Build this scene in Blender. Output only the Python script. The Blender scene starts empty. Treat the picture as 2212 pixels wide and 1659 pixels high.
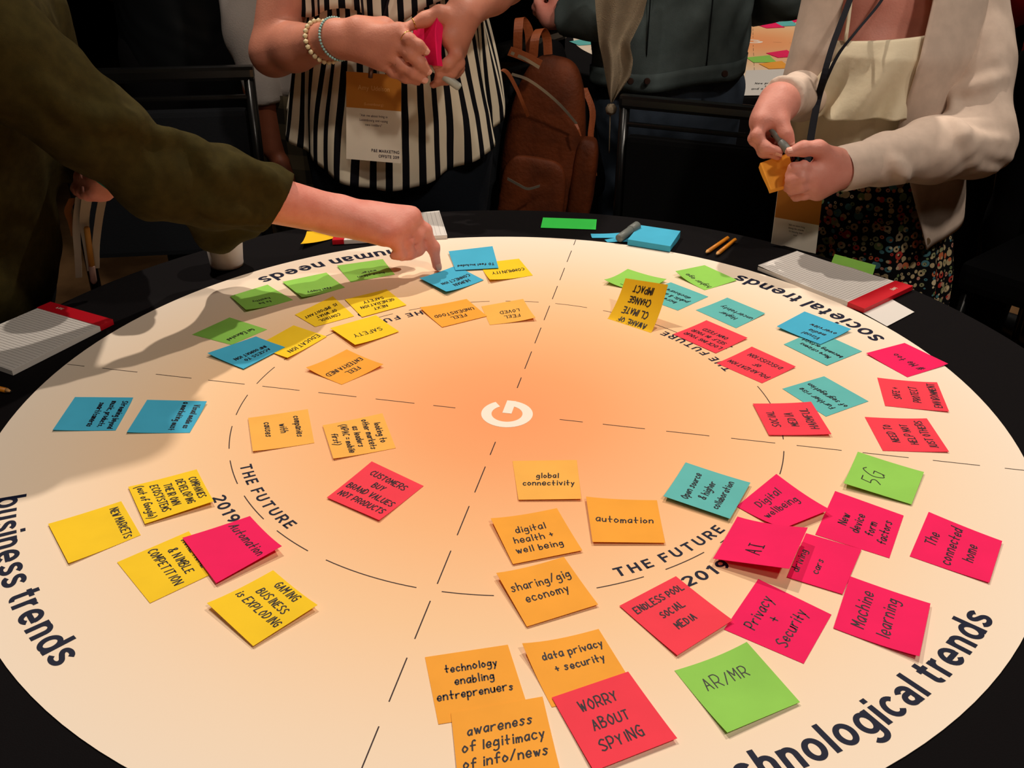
import bpy, bmesh, math, random
import numpy as np
from mathutils import Vector, Matrix
random.seed(7); rng = np.random.default_rng(7)
PI = math.pi
SC = bpy.context.scene
COL = SC.collection
TZ = 0.75                                   # table top height
# ---------------------------------------------------------------- camera
FPX, PITCH, ROLL, CH = 2152.54, 0.512271, 0.0062612, 0.647514
CAMZ = TZ + CH
cam_d = bpy.data.cameras.new('camera'); cam = bpy.data.objects.new('camera', cam_d); COL.objects.link(cam)
cam_d.sensor_fit = 'HORIZONTAL'; cam_d.sensor_width = 36.0; cam_d.lens = FPX / 2212 * 36.0
cam_d.clip_start = 0.02
cam.matrix_world = Matrix.Translation((0, 0, CAMZ)) @ Matrix.Rotation(PI / 2 - PITCH, 4, 'X') @ Matrix.Rotation(ROLL, 4, 'Z')
SC.camera = cam
# ---------------------------------------------------------------- world, exposure
w = bpy.data.worlds.new('World'); SC.world = w; w.use_nodes = True
w.node_tree.nodes['Background'].inputs[0].default_value = (0.9, 0.82, 0.74, 1)
w.node_tree.nodes['Background'].inputs[1].default_value = 0.06
SC.view_settings.view_transform = 'Standard'; SC.view_settings.look = 'None'
SC.view_settings.exposure = 0.0; SC.view_settings.gamma = 1.0; SC.view_settings.use_curve_mapping = False
# ---------------------------------------------------------------- ceiling spotlights over the tables, then added fill spots
def spot(name, loc, target, power, size, ang, col=(1, .885, .755), blend=.6):
    d = bpy.data.lights.new(name, 'SPOT'); d.energy = power; d.shadow_soft_size = size
    d.spot_size = math.radians(ang); d.spot_blend = blend; d.color = col
    o = bpy.data.objects.new(name, d); COL.objects.link(o); o.location = loc
    o.rotation_euler = (Vector(target) - Vector(loc)).to_track_quat('-Z', 'Y').to_euler()
    return o
SPOTS = [((-1.1, 2.7, 3.9), (0, 1.15, .75), 262, .035, 39),
         ((1.0, 2.9, 3.9), (.05, 1.1, .75), 240, .035, 39),
         ((1.5, -0.5, 3.9), (.0, 1.5, .75), 170, .12, 46)]
for i, s in enumerate(SPOTS): spot('table_or_fill_spot', *s)
spot('table_or_fill_spot', (1.6, 4.6, 3.9), (.9, 3.6, .75), 260, .05, 36)
spot('table_or_fill_spot', (-.9, .6, 3.9), (-.45, 2.9, .9), 70, .1, 40)  # added fill spot, brightens the people behind the striped top
spot('table_or_fill_spot', (.1, -1.6, 3.9), (.35, 2.2, .95), 42, .25, 50)  # wide dim fill added to brighten clothes facing the camera
spot('table_or_fill_spot', (1.9, .5, 3.9), (1.2, 2.6, .5), 75, .1, 46)  # added fill spot for the right side and the floor there

# ---------------------------------------------------------------- helpers
def ray(px, py):
    x = (px - 1106) / FPX; y = -(py - 829.5) / FPX
    c, s = math.cos(ROLL), math.sin(ROLL); x, y = c * x - s * y, s * x + c * y
    cp, sp = math.cos(PITCH), math.sin(PITCH)
    return Vector((x, cp + y * sp, -sp + y * cp))
def at(px, py, Y):
    d = ray(px, py); return Vector((0, 0, CAMZ)) + d * (Y / d.y)
def onz(px, py, z=TZ):
    d = ray(px, py); return Vector((0, 0, CAMZ)) + d * ((z - CAMZ) / d.z)
def lin(c):
    c = [v / 255 for v in c]
    return tuple(v / 12.92 if v <= .04045 else ((v + .055) / 1.055) ** 2.4 for v in c) + (1,)
def nd(nt, t, **k):
    n = nt.nodes.new(t)
    for a, b in k.items(): setattr(n, a, b)
    return n
def mat(name, col, rough=.7, spec=.3, var=0, vscale=40, bump=0, bscale=200, metal=0, sheen=0, col2=None, sub=0, coord='Object', stretch=None):
    m = bpy.data.materials.new(name); m.use_nodes = True; nt = m.node_tree; b = nt.nodes['Principled BSDF']
    c = lin(col); b.inputs['Base Color'].default_value = c
    b.inputs['Roughness'].default_value = rough; b.inputs['Metallic'].default_value = metal
    b.inputs['Specular IOR Level'].default_value = spec
    if sheen: b.inputs['Sheen Weight'].default_value = sheen
    if sub:
        b.inputs['Subsurface Weight'].default_value = sub; b.inputs['Subsurface Radius'].default_value = (.012, .005, .003); b.inputs['Subsurface Scale'].default_value = 1
    tc = nd(nt, 'ShaderNodeTexCoord'); src = tc.outputs[coord]
    if stretch:
        mp = nd(nt, 'ShaderNodeMapping'); mp.inputs['Scale'].default_value = stretch; nt.links.new(src, mp.inputs[0]); src = mp.outputs[0]
    if var or col2:
        n = nd(nt, 'ShaderNodeTexNoise'); n.inputs['Scale'].default_value = vscale; n.inputs['Detail'].default_value = 4; nt.links.new(src, n.inputs[0])
        r = nd(nt, 'ShaderNodeValToRGB'); nt.links.new(n.outputs[0], r.inputs[0])
        c2 = lin(col2) if col2 else tuple(min(1, v * (1 + var)) for v in c[:3]) + (1,)
        c1 = c if col2 else tuple(v * (1 - var) for v in c[:3]) + (1,)
        r.color_ramp.elements[0].position = .35; r.color_ramp.elements[0].color = c1
        r.color_ramp.elements[1].position = .65; r.color_ramp.elements[1].color = c2
        nt.links.new(r.outputs[0], b.inputs['Base Color'])
    if bump:
        n = nd(nt, 'ShaderNodeTexNoise'); n.inputs['Scale'].default_value = bscale; n.inputs['Detail'].default_value = 3; nt.links.new(src, n.inputs[0])
        bp = nd(nt, 'ShaderNodeBump'); bp.inputs['Strength'].default_value = bump; bp.inputs['Distance'].default_value = .004
        nt.links.new(n.outputs[0], bp.inputs['Height']); nt.links.new(bp.outputs[0], b.inputs['Normal'])
    return m
def link(name, me, m=None, parent=None, smooth=True, kind=None):
    o = bpy.data.objects.new(name, me); COL.objects.link(o)
    if m is not None: me.materials.append(m)
    if smooth and len(me.polygons): me.polygons.foreach_set('use_smooth', [True] * len(me.polygons))
    if parent is not None:
        o.parent = parent; o.matrix_parent_inverse = Matrix.Translation(-Vector(parent.location)) if parent.parent is None and parent.type == 'EMPTY' else Matrix.Identity(4)
    if kind: o['kind'] = kind
    return o
def mesh(name, V, F, m=None, parent=None, smooth=True, kind=None):
    me = bpy.data.meshes.new(name); me.from_pydata([tuple(map(float, v)) for v in V], [], [tuple(map(int, f)) for f in F]); me.update()
    return link(name, me, m, parent, smooth, kind)
def npmesh(name, V, Q, m=None, parent=None, kind=None):
    me = bpy.data.meshes.new(name); n = len(Q); k = Q.shape[1]
    me.vertices.add(len(V)); me.vertices.foreach_set('co', np.asarray(V, np.float32).ravel())
    me.loops.add(n * k); me.loops.foreach_set('vertex_index', np.asarray(Q, np.int32).ravel())
    me.polygons.add(n); me.polygons.foreach_set('loop_start', np.arange(0, n * k, k, dtype=np.int32))
    me.update(calc_edges=True); me.validate()
    return link(name, me, m, parent, True, kind)
def bmobj(name, bm, m=None, parent=None, smooth=True, kind=None):
    me = bpy.data.meshes.new(name); bm.to_mesh(me); bm.free(); return link(name, me, m, parent, smooth, kind)
def tag(o, label, cat=None, group=None, kind=None):
    if label: o['label'] = label
    if cat: o['category'] = cat
    if group: o['group'] = group
    if kind: o['kind'] = kind
    return o
def thing(name, loc, label, cat, group=None):
    o = bpy.data.objects.new(name, None); COL.objects.link(o); o.location = loc; o.empty_display_size = .05
    return tag(o, label, cat, group)
def boxbm(bm, c, s, R=None, bev=0):
    r = bmesh.ops.create_cube(bm, size=1); vs = r['verts']
    for v in vs:
        v.co = Vector((v.co.x * s[0], v.co.y * s[1], v.co.z * s[2]))
    if bev:
        es = list({e for v in vs for e in v.link_edges}); rr = bmesh.ops.bevel(bm, geom=es, offset=bev, segments=2, affect='EDGES', profile=.7); vs = list({v for f in rr['faces'] for v in f.verts} | {v for v in vs if v.is_valid})
    for v in vs:
        p = v.co.copy()
        if R is not None: p = R @ p
        v.co = p + Vector(c)
def box(name, c, s, m, parent=None, R=None, bev=0):
    bm = bmesh.new(); boxbm(bm, c, s, R, bev); return bmobj(name, bm, m, parent, False)
def tubevf(pts, rad, n=10, closed=False, cap=True, flat=1.0, up=(0, 0, 1)):
    pts = [Vector(p) for p in pts]; N = len(pts); V = []; F = []
    rad = rad if hasattr(rad, '__len__') else [rad] * N
    u0 = Vector(up)
    prev = None
    for i, p in enumerate(pts):
        if closed: t = pts[(i + 1) % N] - pts[i - 1]
        else: t = pts[min(i + 1, N - 1)] - pts[max(i - 1, 0)]
        t.normalize()
        a = u0 if prev is None else prev
        a = a - t * a.dot(t)
        if a.length < 1e-5: a = t.orthogonal()
        a.normalize(); prev = a; b = t.cross(a)
        for k in range(n):
            th = 2 * PI * k / n; V.append(p + (a * math.cos(th) * flat + b * math.sin(th)) * rad[i])
    R = N if closed else N - 1
    for i in range(R):
        for k in range(n):
            j = (i + 1) % N; F.append((i * n + k, i * n + (k + 1) % n, j * n + (k + 1) % n, j * n + k))
    if cap and not closed: F += [tuple(range(n - 1, -1, -1)), tuple((N - 1) * n + k for k in range(n))]
    return V, F
def tube(name, pts, rad, m, parent=None, n=10, **k):
    V, F = tubevf(pts, rad, n, **k); return mesh(name, V, F, m, parent)
def catmull(P, n=8):
    P = [np.array(p, float) for p in P]; out = []
    if len(P) < 3: return P
    Q = [2 * P[0] - P[1]] + P + [2 * P[-1] - P[-2]]
    for i in range(1, len(Q) - 2):
        for j in range(n):
            t = j / n; a, b, c, d = Q[i - 1:i + 3]
            out.append(.5 * (2 * b + (c - a) * t + (2 * a - 5 * b + 4 * c - d) * t * t + (3 * b - a - 3 * c + d) * t ** 3))
    out.append(P[-1]); return out
# ================================================================= the setting
M_floor = mat('carpet', (96, 68, 42), .95, .1, col2=(150, 112, 74), vscale=3.2, bump=.4, bscale=300)
M_wall = mat('dark drape', (12, 10, 10), .95, .1)
M_ceil = mat('dark ceiling', (14, 12, 12), .95, .1)
def struct(o): o['kind'] = 'structure'; return o
struct(box('floor', (0, 2, -.05), (8, 10, .1), M_floor))
struct(box('ceiling', (0, 2, 4.15), (8, 10, .1), M_ceil))
struct(box('wall_back', (0, 6.95, 2.05), (8, .1, 4.1), M_wall))
struct(box('wall_left', (-3.95, 2, 2.05), (.1, 9.8, 4.1), M_wall))
struct(box('wall_right', (3.95, 2, 2.05), (.1, 9.8, 4.1), M_wall))
struct(box('wall_front', (0, -2.95, 2.05), (8, .1, 4.1), M_wall))
# ================================================================= table and cloth
CX, CY, PR = -0.00605, 1.07395, 0.616
M_cloth = mat('black tablecloth', (13, 10, 12), .9, .1, bump=.25, bscale=900, sheen=.0)
M_dark = mat('black metal', (14, 14, 15), .35, .5)
M_wood = mat('plywood', (120, 90, 60), .6, .3, var=.2, vscale=12)
def cloth_mesh(cx, cy, R, seed=0):
    V = []; F = []; n = 192; rs = [.2, .5, .8, .95, .985, 1.0]
    V.append((cx, cy, TZ - .0006))
    for r in rs:
        for k in range(n):
            a = 2 * PI * k / n; V.append((cx + R * r * math.cos(a), cy + R * r * math.sin(a), TZ - .0006))
    prof = [(.004, -.004), (.006, -.03), (.012, -.12), (.02, -.3), (.03, -.52), (.035, -.735)]
    for j, (dr, dz) in enumerate(prof):
        for k in range(n):
            a = 2 * PI * k / n; f = j / (len(prof) - 1)
            fold = f ** .8 * .035 * (math.sin(a * 17 + seed) + .5 * math.sin(a * 29 + 2 + seed))
            r = R + dr + .035 * f + fold
            V.append((cx + r * math.cos(a), cy + r * math.sin(a), TZ + dz))
    for k in range(n): F.append((0, 1 + k, 1 + (k + 1) % n))
    for j in range(len(rs) + len(prof) - 1):
        for k in range(n):
            a = 1 + j * n + k; b = 1 + j * n + (k + 1) % n; F.append((a, b, b + n, a + n))
    return V, F
def table(cx, cy, R, label, clabel, seed):
    t = thing('round_table', (cx, cy, 0), label, 'table')
    bm = bmesh.new(); bmesh.ops.create_cone(bm, cap_ends=True, segments=64, radius1=R - .006, radius2=R - .006, depth=.022, matrix=Matrix.Translation((cx, cy, TZ - .0135)))
    bmobj('tabletop', bm, M_wood, t, False)
    for k in range(4):
        a = PI / 4 + k * PI / 2; x, y = cx + .42 * math.cos(a), cy + .42 * math.sin(a)
        tube('leg', [(x, y, .0), (x - .04 * math.cos(a), y - .04 * math.sin(a), TZ - .025)], .014, M_dark, t)
    V, F = cloth_mesh(cx, cy, R, seed)
    c = mesh('tablecloth', V, F, M_cloth); tag(c, clabel, 'tablecloth')
table(CX, CY, .760, 'round banquet table hidden under the nearest black cloth', 'black tablecloth on the near round table, hanging to the floor', 0)
table(.82, 3.5, .76, 'round banquet table hidden under cloth beyond the denim jacket', 'black tablecloth on the far round table behind the denim jacket', 2)

# ---- printed poster
def poster_mat(cx, cy, name):
    m = bpy.data.materials.new(name); m.use_nodes = True; nt = m.node_tree; b = nt.nodes['Principled BSDF']
    b.inputs['Roughness'].default_value = .55; b.inputs['Specular IOR Level'].default_value = .25
    tc = nd(nt, 'ShaderNodeTexCoord'); mp = nd(nt, 'ShaderNodeMapping'); mp.vector_type = 'POINT'
    mp.inputs['Location'].default_value = (-cx / .62, -cy / .62, -TZ / .62); mp.inputs['Scale'].default_value = (1 / .62,) * 3
    nt.links.new(tc.outputs['Object'], mp.inputs[0])
    g = nd(nt, 'ShaderNodeTexGradient', gradient_type='SPHERICAL'); nt.links.new(mp.outputs[0], g.inputs[0])
    r = nd(nt, 'ShaderNodeValToRGB'); nt.links.new(g.outputs['Fac'], r.inputs[0])
    e = r.color_ramp.elements; e[0].position = 0; e[0].color = lin((250, 232, 212)); e[1].position = 1; e[1].color = lin((250, 160, 104))
    for p, c in ((.15, (250, 224, 196)), (.38, (251, 208, 163)), (.6, (251, 190, 136)), (.82, (250, 170, 113))):
        q = e.new(p); q.color = lin(c)
    nt.links.new(r.outputs[0], b.inputs['Base Color'])
    return m
M_ink = mat('printed ink', (16, 22, 48), .6, .2)
M_line = mat('printed line', (60, 44, 44), .6, .2)
M_white = mat('printed white', (252, 240, 225), .6, .2)
def disc(cx, cy, R, z0, z1, n=160):
    V = [(cx, cy, z1)]; F = []
    ring = lambda r, z: [(cx + r * math.cos(2 * PI * k / n), cy + r * math.sin(2 * PI * k / n), z) for k in range(n)]
    V += ring(R * .5, z1) + ring(R, z1) + ring(R, z0)
    for k in range(n):
        k2 = (k + 1) % n; F.append((0, 1 + k, 1 + k2))
        for j in (0, 1): F.append((1 + j * n + k, 1 + (j + 1) * n + k, 1 + (j + 1) * n + k2, 1 + j * n + k2))
    F.append(tuple(1 + 2 * n + k for k in range(n - 1, -1, -1)))
    return V, F
def glyph_cache():
    cache = {}
    def get(ch, off):
        if (ch, off) in cache: return cache[(ch, off)]
        cu = bpy.data.curves.new('t', 'FONT'); cu.body = ch; cu.size = 1; cu.offset = off; cu.resolution_u = 4
        o = bpy.data.objects.new('t', cu); COL.objects.link(o)
        dg = bpy.context.evaluated_depsgraph_get(); me = bpy.data.meshes.new_from_object(o.evaluated_get(dg))
        V = [v.co.copy() for v in me.vertices]; F = [tuple(p.vertices) for p in me.polygons]
        bpy.data.objects.remove(o); bpy.data.curves.remove(cu); bpy.data.meshes.remove(me)
        cache[(ch, off)] = (V, F); return V, F
    return get
glyph = glyph_cache()
def text_layout(s, off, sx=1.0, gap=.06, space=.28):
    V = []; F = []; x = 0
    for ch in s:
        if ch == ' ': x += space; continue
        gv, gf = glyph(ch, off)
        if not gv: x += space; continue
        mn = min(v.x for v in gv); mx = max(v.x for v in gv); b = len(V)
        V += [((v.x - mn) * sx + x, v.y) for v in gv]; F += [tuple(i + b for i in f) for f in gf]
        x += (mx - mn) * sx + gap
    return V, F, x - gap
CAPH = max(v.y for v in glyph('H', 0)[0])
XH = max(v.y for v in glyph('x', 0)[0])
def arc_text(s, cx, cy, base_r, a0, a1, h, z, par, off=.02, gap=.07, space=.28, capref=None, nm='lettering', m=None):
    V, F, W = text_layout(s, off, .84, gap, space); k = h / (capref or CAPH)
    out = []
    for x, y in V:
        a = math.radians(a0 + (a1 - a0) * x / W); r = base_r - y * k
        out.append((cx + r * math.cos(a), cy + r * math.sin(a), z))
    return mesh(nm, out, F, m or M_ink, par, False)
# ---- printed grotesque lettering: constant-width strokes, x-height (or cap height) = 1
def earc(cx, cy, rx, ry, a0, a1, n=22): return [(cx + rx * math.cos(math.radians(a0 + (a1 - a0) * i / n)), cy + ry * math.sin(math.radians(a0 + (a1 - a0) * i / n))) for i in range(n + 1)]
def grot(ch, h):
    """strokes and advance of a letter; h = half the stroke width"""
    t, B = 1 - h, h; ry = .5 - h + .012; rx = .30; c = h + rx; R = h + 2 * rx
    bowl = earc(c, .5, rx, ry, 0, 360, 36); arch = lambda x0, x1: [(x0, .45)] + earc((x0 + x1) / 2, .62, (x1 - x0) / 2, 1 - h - .62 + .012, 180, 0, 16) + [(x1, 0)]
    if ch == 'o': return [bowl], R + h
    if ch == 'c': return [earc(c, .5, rx, ry, 42, 318)], R + h * .4
    if ch == 'e': return [earc(c, .5, rx, ry, 0, 318), [(h, .47), (R + h * .9, .47)]], R + h
    if ch == 'a': return [earc(.34, .66, .245, .34 - h, 160, 0, 14) + [(.585, .6), (.585, 0)], [(.585, .56), (.36, .56)] + earc(.33, .335, .215, .225, 90, 270, 14) + [(.45, .11), (.585, .24)]], .585 + h
    if ch == 'd': return [bowl, [(R, 0), (R, 1.38)]], R + h
    if ch == 'b': return [bowl, [(h, 0), (h, 1.38)]], R + h
    if ch == 'g': return [bowl, [(R, 1), (R, -.1)] + earc(c, -.1, rx, .27, 0, -150, 14)], R + h
    if ch == 'h': return [[(h, 0), (h, 1.38)], arch(h, .62)], .62 + h
    if ch == 'n': return [[(h, 0), (h, 1)], arch(h, .62)], .62 + h
    if ch == 'm': return [[(h, 0), (h, 1)], arch(h, .59), arch(.59, 1.18 - h)], 1.18
    if ch == 'u': return [[(h, 1)] + earc((h + .62) / 2, .38, (.62 - h) / 2, .38 - h + .012, 180, 360, 16) + [(.62, .55)], [(.62, 1), (.62, 0)]], .62 + h
    if ch == 'r': return [[(h, 0), (h, 1)], [(h, .5)] + earc(h + .30, .60, .30, .40 - h, 180, 88, 10)], h + .33
    if ch == 'l': return [[(h, 0), (h, 1.38)]], 2 * h
    if ch == 'i': return [[(h, 0), (h, 1)], [(h, 1.16), (h, 1.16 + 2 * h)]], 2 * h
    if ch == 't': return [[(.22, 1.28), (.22, .3)] + earc(.42, .3, .20, .3 - h, 180, 275, 8), [(0, 1 - h * .8), (.5, 1 - h * .8)]], .5
    if ch == 's': return [[tuple(p) for p in catmull([(.60, .76), (.50, .86), (.335, .895), (.17, .84), (.125, .72), (.20, .60), (.35, .515), (.51, .425), (.575, .29), (.50, .16), (.33, .105), (.16, .145), (.055, .26)], 5)]], .66
    if ch == 'T': return [[(0, t), (.66, t)], [(.33, t), (.33, 0)]], .66
    if ch == 'H': return [[(h, 0), (h, 1)], [(.6, 0), (.6, 1)], [(h, .5), (.6, .5)]], .6 + h
    if ch in 'EF': return [[(h, 0), (h, 1)], [(h, t), (.55, t)], [(h, .51), (.51, .51)]] + ([[(h, B), (.55, B)]] if ch == 'E' else []), .55
    if ch == 'U': return [[(h, 1), (h, .34)] + earc((h + .6) / 2, .34, (.6 - h) / 2, .34 - h, 180, 360, 14) + [(.6, .34), (.6, 1)]], .6 + h
    if ch == 'R': return [[(h, 0), (h, 1)], [(h, t), (.36, t)] + earc(.36, (t + .45) / 2, .2, (t - .45) / 2, 90, -90, 12) + [(h, .45)], [(.33, .45), (.58, 0)]], .6
    if ch == '2': return [earc(.31, .70, .24, .30 - h, 165, -25, 14) + [(.10, B)], [(.03, B), (.58, B)]], .58
    if ch == '0': return [earc(.31, .5, .31 - h, .5 - h, 0, 360, 30)], .62
    if ch == '1': return [[(.24, 0), (.24, 1)], [(.24, t), (.02, .78)]], .24 + h
    if ch == '9': return [earc(.31, .67, .31 - h, .33 - h, 0, 360, 24), [(.62 - h, .67)] + earc(.25, .60, .37 - h, .60 - h, 0, -80, 12)], .62
    return [], .3
def arc_print(s, cx, cy, base_r, a0, a1, h, z, par, wt=.222, gap=.17, space=.34, sx=.92):
    V = []; F = []; x = 0; L = []; hw = wt / 2
    for ch in s:
        if ch == ' ': x += space; continue
        st, adv = grot(ch, hw)
        for p in st: L.append([((q[0] + x / sx) * sx, q[1]) for q in p])
        x += adv * sx + gap
    W = x - gap
    def pt(q, zz):
        a = math.radians(a0 + (a1 - a0) * q[0] / W); r = base_r - q[1] * h; return (cx + r * math.cos(a), cy + r * math.sin(a), zz)
    for k_, p in enumerate(L):
        zz = z + .00001 * (k_ % 3); P = [p[0]]
        for q in p[1:]:
            d = math.hypot(q[0] - P[-1][0], q[1] - P[-1][1])
            if d < 1e-6: continue
            m = max(1, int(d / .2)); a = P[-1]; P += [(a[0] + (q[0] - a[0]) * j / m, a[1] + (q[1] - a[1]) * j / m) for j in range(1, m + 1)]
        closed = math.hypot(P[0][0] - P[-1][0], P[0][1] - P[-1][1]) < 1e-5; n = len(P); b = len(V)
        for i, q in enumerate(P):
            u = P[i - 1] if i else (P[-2] if closed else q); v = P[i + 1] if i < n - 1 else (P[1] if closed else q)
            tx, ty = v[0] - u[0], v[1] - u[1]; l = math.hypot(tx, ty) or 1; nx, ny = -ty / l * hw, tx / l * hw
            V += [pt((q[0] + nx, q[1] + ny), zz), pt((q[0] - nx, q[1] - ny), zz)]
        for i in range(n - 1): F.append((b + 2 * i, b + 2 * i + 1, b + 2 * i + 3, b + 2 * i + 2))
    return mesh('lettering', V, F, M_ink, par, False)
def ribbon_arc(V, F, cx, cy, r, a0, a1, w, z):
    n = 10; b = len(V)
    for i in range(n + 1):
        a = math.radians(a0 + (a1 - a0) * i / n)
        for s in (-w, w): V.append((cx + (r + s) * math.cos(a), cy + (r + s) * math.sin(a), z))
    for i in range(n): F.append((b + 2 * i, b + 2 * i + 1, b + 2 * i + 3, b + 2 * i + 2))
DASH = [(.067, .096), (.121, .173), (.199, .251), (.277, .329), (.354, .406), (.430, .482), (.509, .561), (.588, .614)]
def poster(cx, cy, label, rot, full=True):
    t = thing('printed_poster', (cx, cy, TZ), label, 'poster')
    V, F = disc(cx, cy, PR, TZ, TZ + .0006)
    mesh('paper', V, F, poster_mat(cx, cy, 'orange gradient print'), t, False)
    z = TZ + .0008
    for sp in (78.9, 168.4, -101.5, -11.3):
        a = math.radians(sp + rot); V = []; F = []
        for r0, r1 in DASH:
            d = Vector((math.cos(a), math.sin(a), 0)); q = Vector((-d.y, d.x, 0)) * .0006; b = len(V); c = Vector((cx, cy, z))
            V += [c + d * r0 - q, c + d * r1 - q, c + d * r1 + q, c + d * r0 + q]; F.append((b, b + 1, b + 2, b + 3))
        mesh('dashed_line', V, F, M_line, t, False, 'stuff')
    V = []; F = []
    for a0, a1 in [(172.7, 181.2), (185.7, 194.4), (198.8, 207.4), (211.8, 220.6), (225.1, 233.7), (237.9, 255.4), (259.7, 268.3), (272.6, 281.4), (285.3, 293.9), (298.2, 306.8), (311, 319.8), (324, 332.6), (337.4, 346), (350.5, 361), (364.5, 372.7), (377, 385.6), (390, 398.6), (403, 411.6), (416, 424.8), (429.2, 437.7), (442.1, 450.8), (455, 463.8), (468, 476.6), (481, 489.6), (494, 502.6), (507, 515.6), (519.4, 527.6)]:
        ribbon_arc(V, F, cx, cy, .339, a0 + rot, a1 + rot, .0006, z)
    mesh('dashed_ring', V, F, M_line, t, False, 'stuff')
    if full:
        mg = Matrix.Rotation(math.radians(79), 4, 'Z')
    # centre letter: heavy arc with a bar
    V = []; F = []; n = 40; ro, ri = .0325, .0195
    for i in range(n + 1):
        a = math.radians(38 + (360 - 38) * i / n)
        V += [Vector((ro * math.cos(a), ro * math.sin(a), 0)), Vector((ri * math.cos(a), ri * math.sin(a), 0))]
    for i in range(n): F.append((2 * i, 2 * i + 2, 2 * i + 3, 2 * i + 1))
    b = len(V); V += [Vector(p) for p in ((.001, -.0055, 0), (.0325, -.0055, 0), (.0325, .0062, 0), (.001, .0062, 0))]; F.append((b, b + 1, b + 2, b + 3))
    Rm = Matrix.Rotation(math.radians(79 + rot), 4, 'Z')
    mesh('centre_letter', [Rm @ v + Vector((cx, cy, z + (.00005 if i >= b else 0))) for i, v in enumerate(V)], F, M_white, t, False)
    for s, a0, a1 in (('technological trends', -75.6, -38.7), ('societal trends', 21.6, 49.6), ('human needs', 109.6, 134.2), ('business trends', 198.6, 227.9)):
        arc_print(s, cx, cy, .588, a0 + rot, a1 + rot, .0224, z, t)
    for a0, a1 in ((-70.3, -45.4), (21.3, 45.8), (111, 135.8), (201.4, 226)):
        arc_print('THE FUTURE', cx, cy, .330, a0 + rot, a1 + rot, .0135, z, t, .175, .30, .40, 1)
    for a0, a1 in ((-61.2, -52.2), (30.3, 39.3), (119.5, 128.5), (209.5, 218)):
        arc_print('2019', cx, cy, .371, a0 + rot, a1 + rot, .0145, z, t, .175, .22, .40, 1)
    return t
poster(CX, CY, 'round printed poster with orange centre covering the near table', 0)
poster(.82, 3.56, 'round printed poster on the far table behind the denim jacket', -90)

# ================================================================= handwriting (a single-stroke alphabet) and sticky notes
GL = {'A': "-003A60 -1454", 'B': "-000A 0A3A583605 0545634000", 'C': "693A053061", 'D': "-000A 0A49654100", 'E': "-6A0A0060 -0545", 'F': "-6A0A00 -0545",
 'G': "693A053061 -356560", 'H': "-0A00 -6A60 -0565", 'I': "-3A30", 'J': "5A5130 11", 'K': "-0A00 -6A0460", 'L': "-0A0060", 'M': "-000A346A60", 'N': "-000A606A",
 'O': "3A0530653A", 'P': "-000A 0A4A674404", 'Q': "3A0530653A -4261", 'R': "-000A 0A4A674404 -3460", 'S': "693A0735623001", 'T': "-0A6A -3A30", 'U': "0A0230626A",
 'V': "-0A306A", 'W': "-0A2037507A", 'X': "-0A60 -6A00", 'Y': "-0A356A -3530", 'Z': "-0A6A0060",
 'a': "5626032053 -5650", 'b': "-0A00 0336533000", 'c': "5526032051", 'd': "5426032053 -5A50", 'e': "03534626032051", 'f': "594A2820 -0555", 'g': "5426022152 565y2w0x",
 'h': "-0A00 04365450", 'i': "-1610 -1819", 'j': "262x0x -2829", 'k': "-0A00 -560250", 'l': "-1A10", 'm': "-0600 04263430 34567470", 'n': "-0600 04365450", 'o': "2603205326",
 'p': "-060w 0436533001", 'q': "5626032053 -565w", 'r': "-0600 043656", 's': "553615422001", 't': "-2A21 2130 41 -0555", 'u': "0602205256 -5650", 'v': "-063056",
 'w': "-0620355076", 'x': "-0650 -5600", 'y': "-0630 -561w", 'z': "-06560050", '0': "3A0530653A", '1': "-183A30", '2': "083A680060", '3': "0A6A3655300 1", '5': "-5A0A05 05456330 01",
 '9': "6837194A6850", '+': "-0555 -3228", '&': "60182A4A4803013064", '|': "-3A30 -1A5A -1050", '/': "-005A", '(': "3A053w", ')': "0A350w", '=': "-0656 -0353", '#': "-1039 -4069 -0363 -0666", '.': "-1011", "'": "-1A18",
 '"': "-0A08 -2A28", '-': "-0545", ',': "-110z"}
def pv(c): return {'w': -4, 'x': -3, 'y': -2, 'z': -1, 'A': 10}.get(c, None) if not c.isdigit() else int(c)
def gstrokes(ch):
    out = []
    for s in GL.get(ch, '').split(' '):
        sharp = s.startswith('-'); s = s.lstrip('-')
        pts = [(pv(s[i]), pv(s[i + 1])) for i in range(0, len(s) - 1, 2)]
        if len(pts) < 2: continue
        if sharp: out += [[pts[i], pts[i + 1]] for i in range(len(pts) - 1)]
        else: out.append([tuple(p) for p in catmull(pts, 5)] if len(pts) > 2 else pts)
    return out
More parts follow.
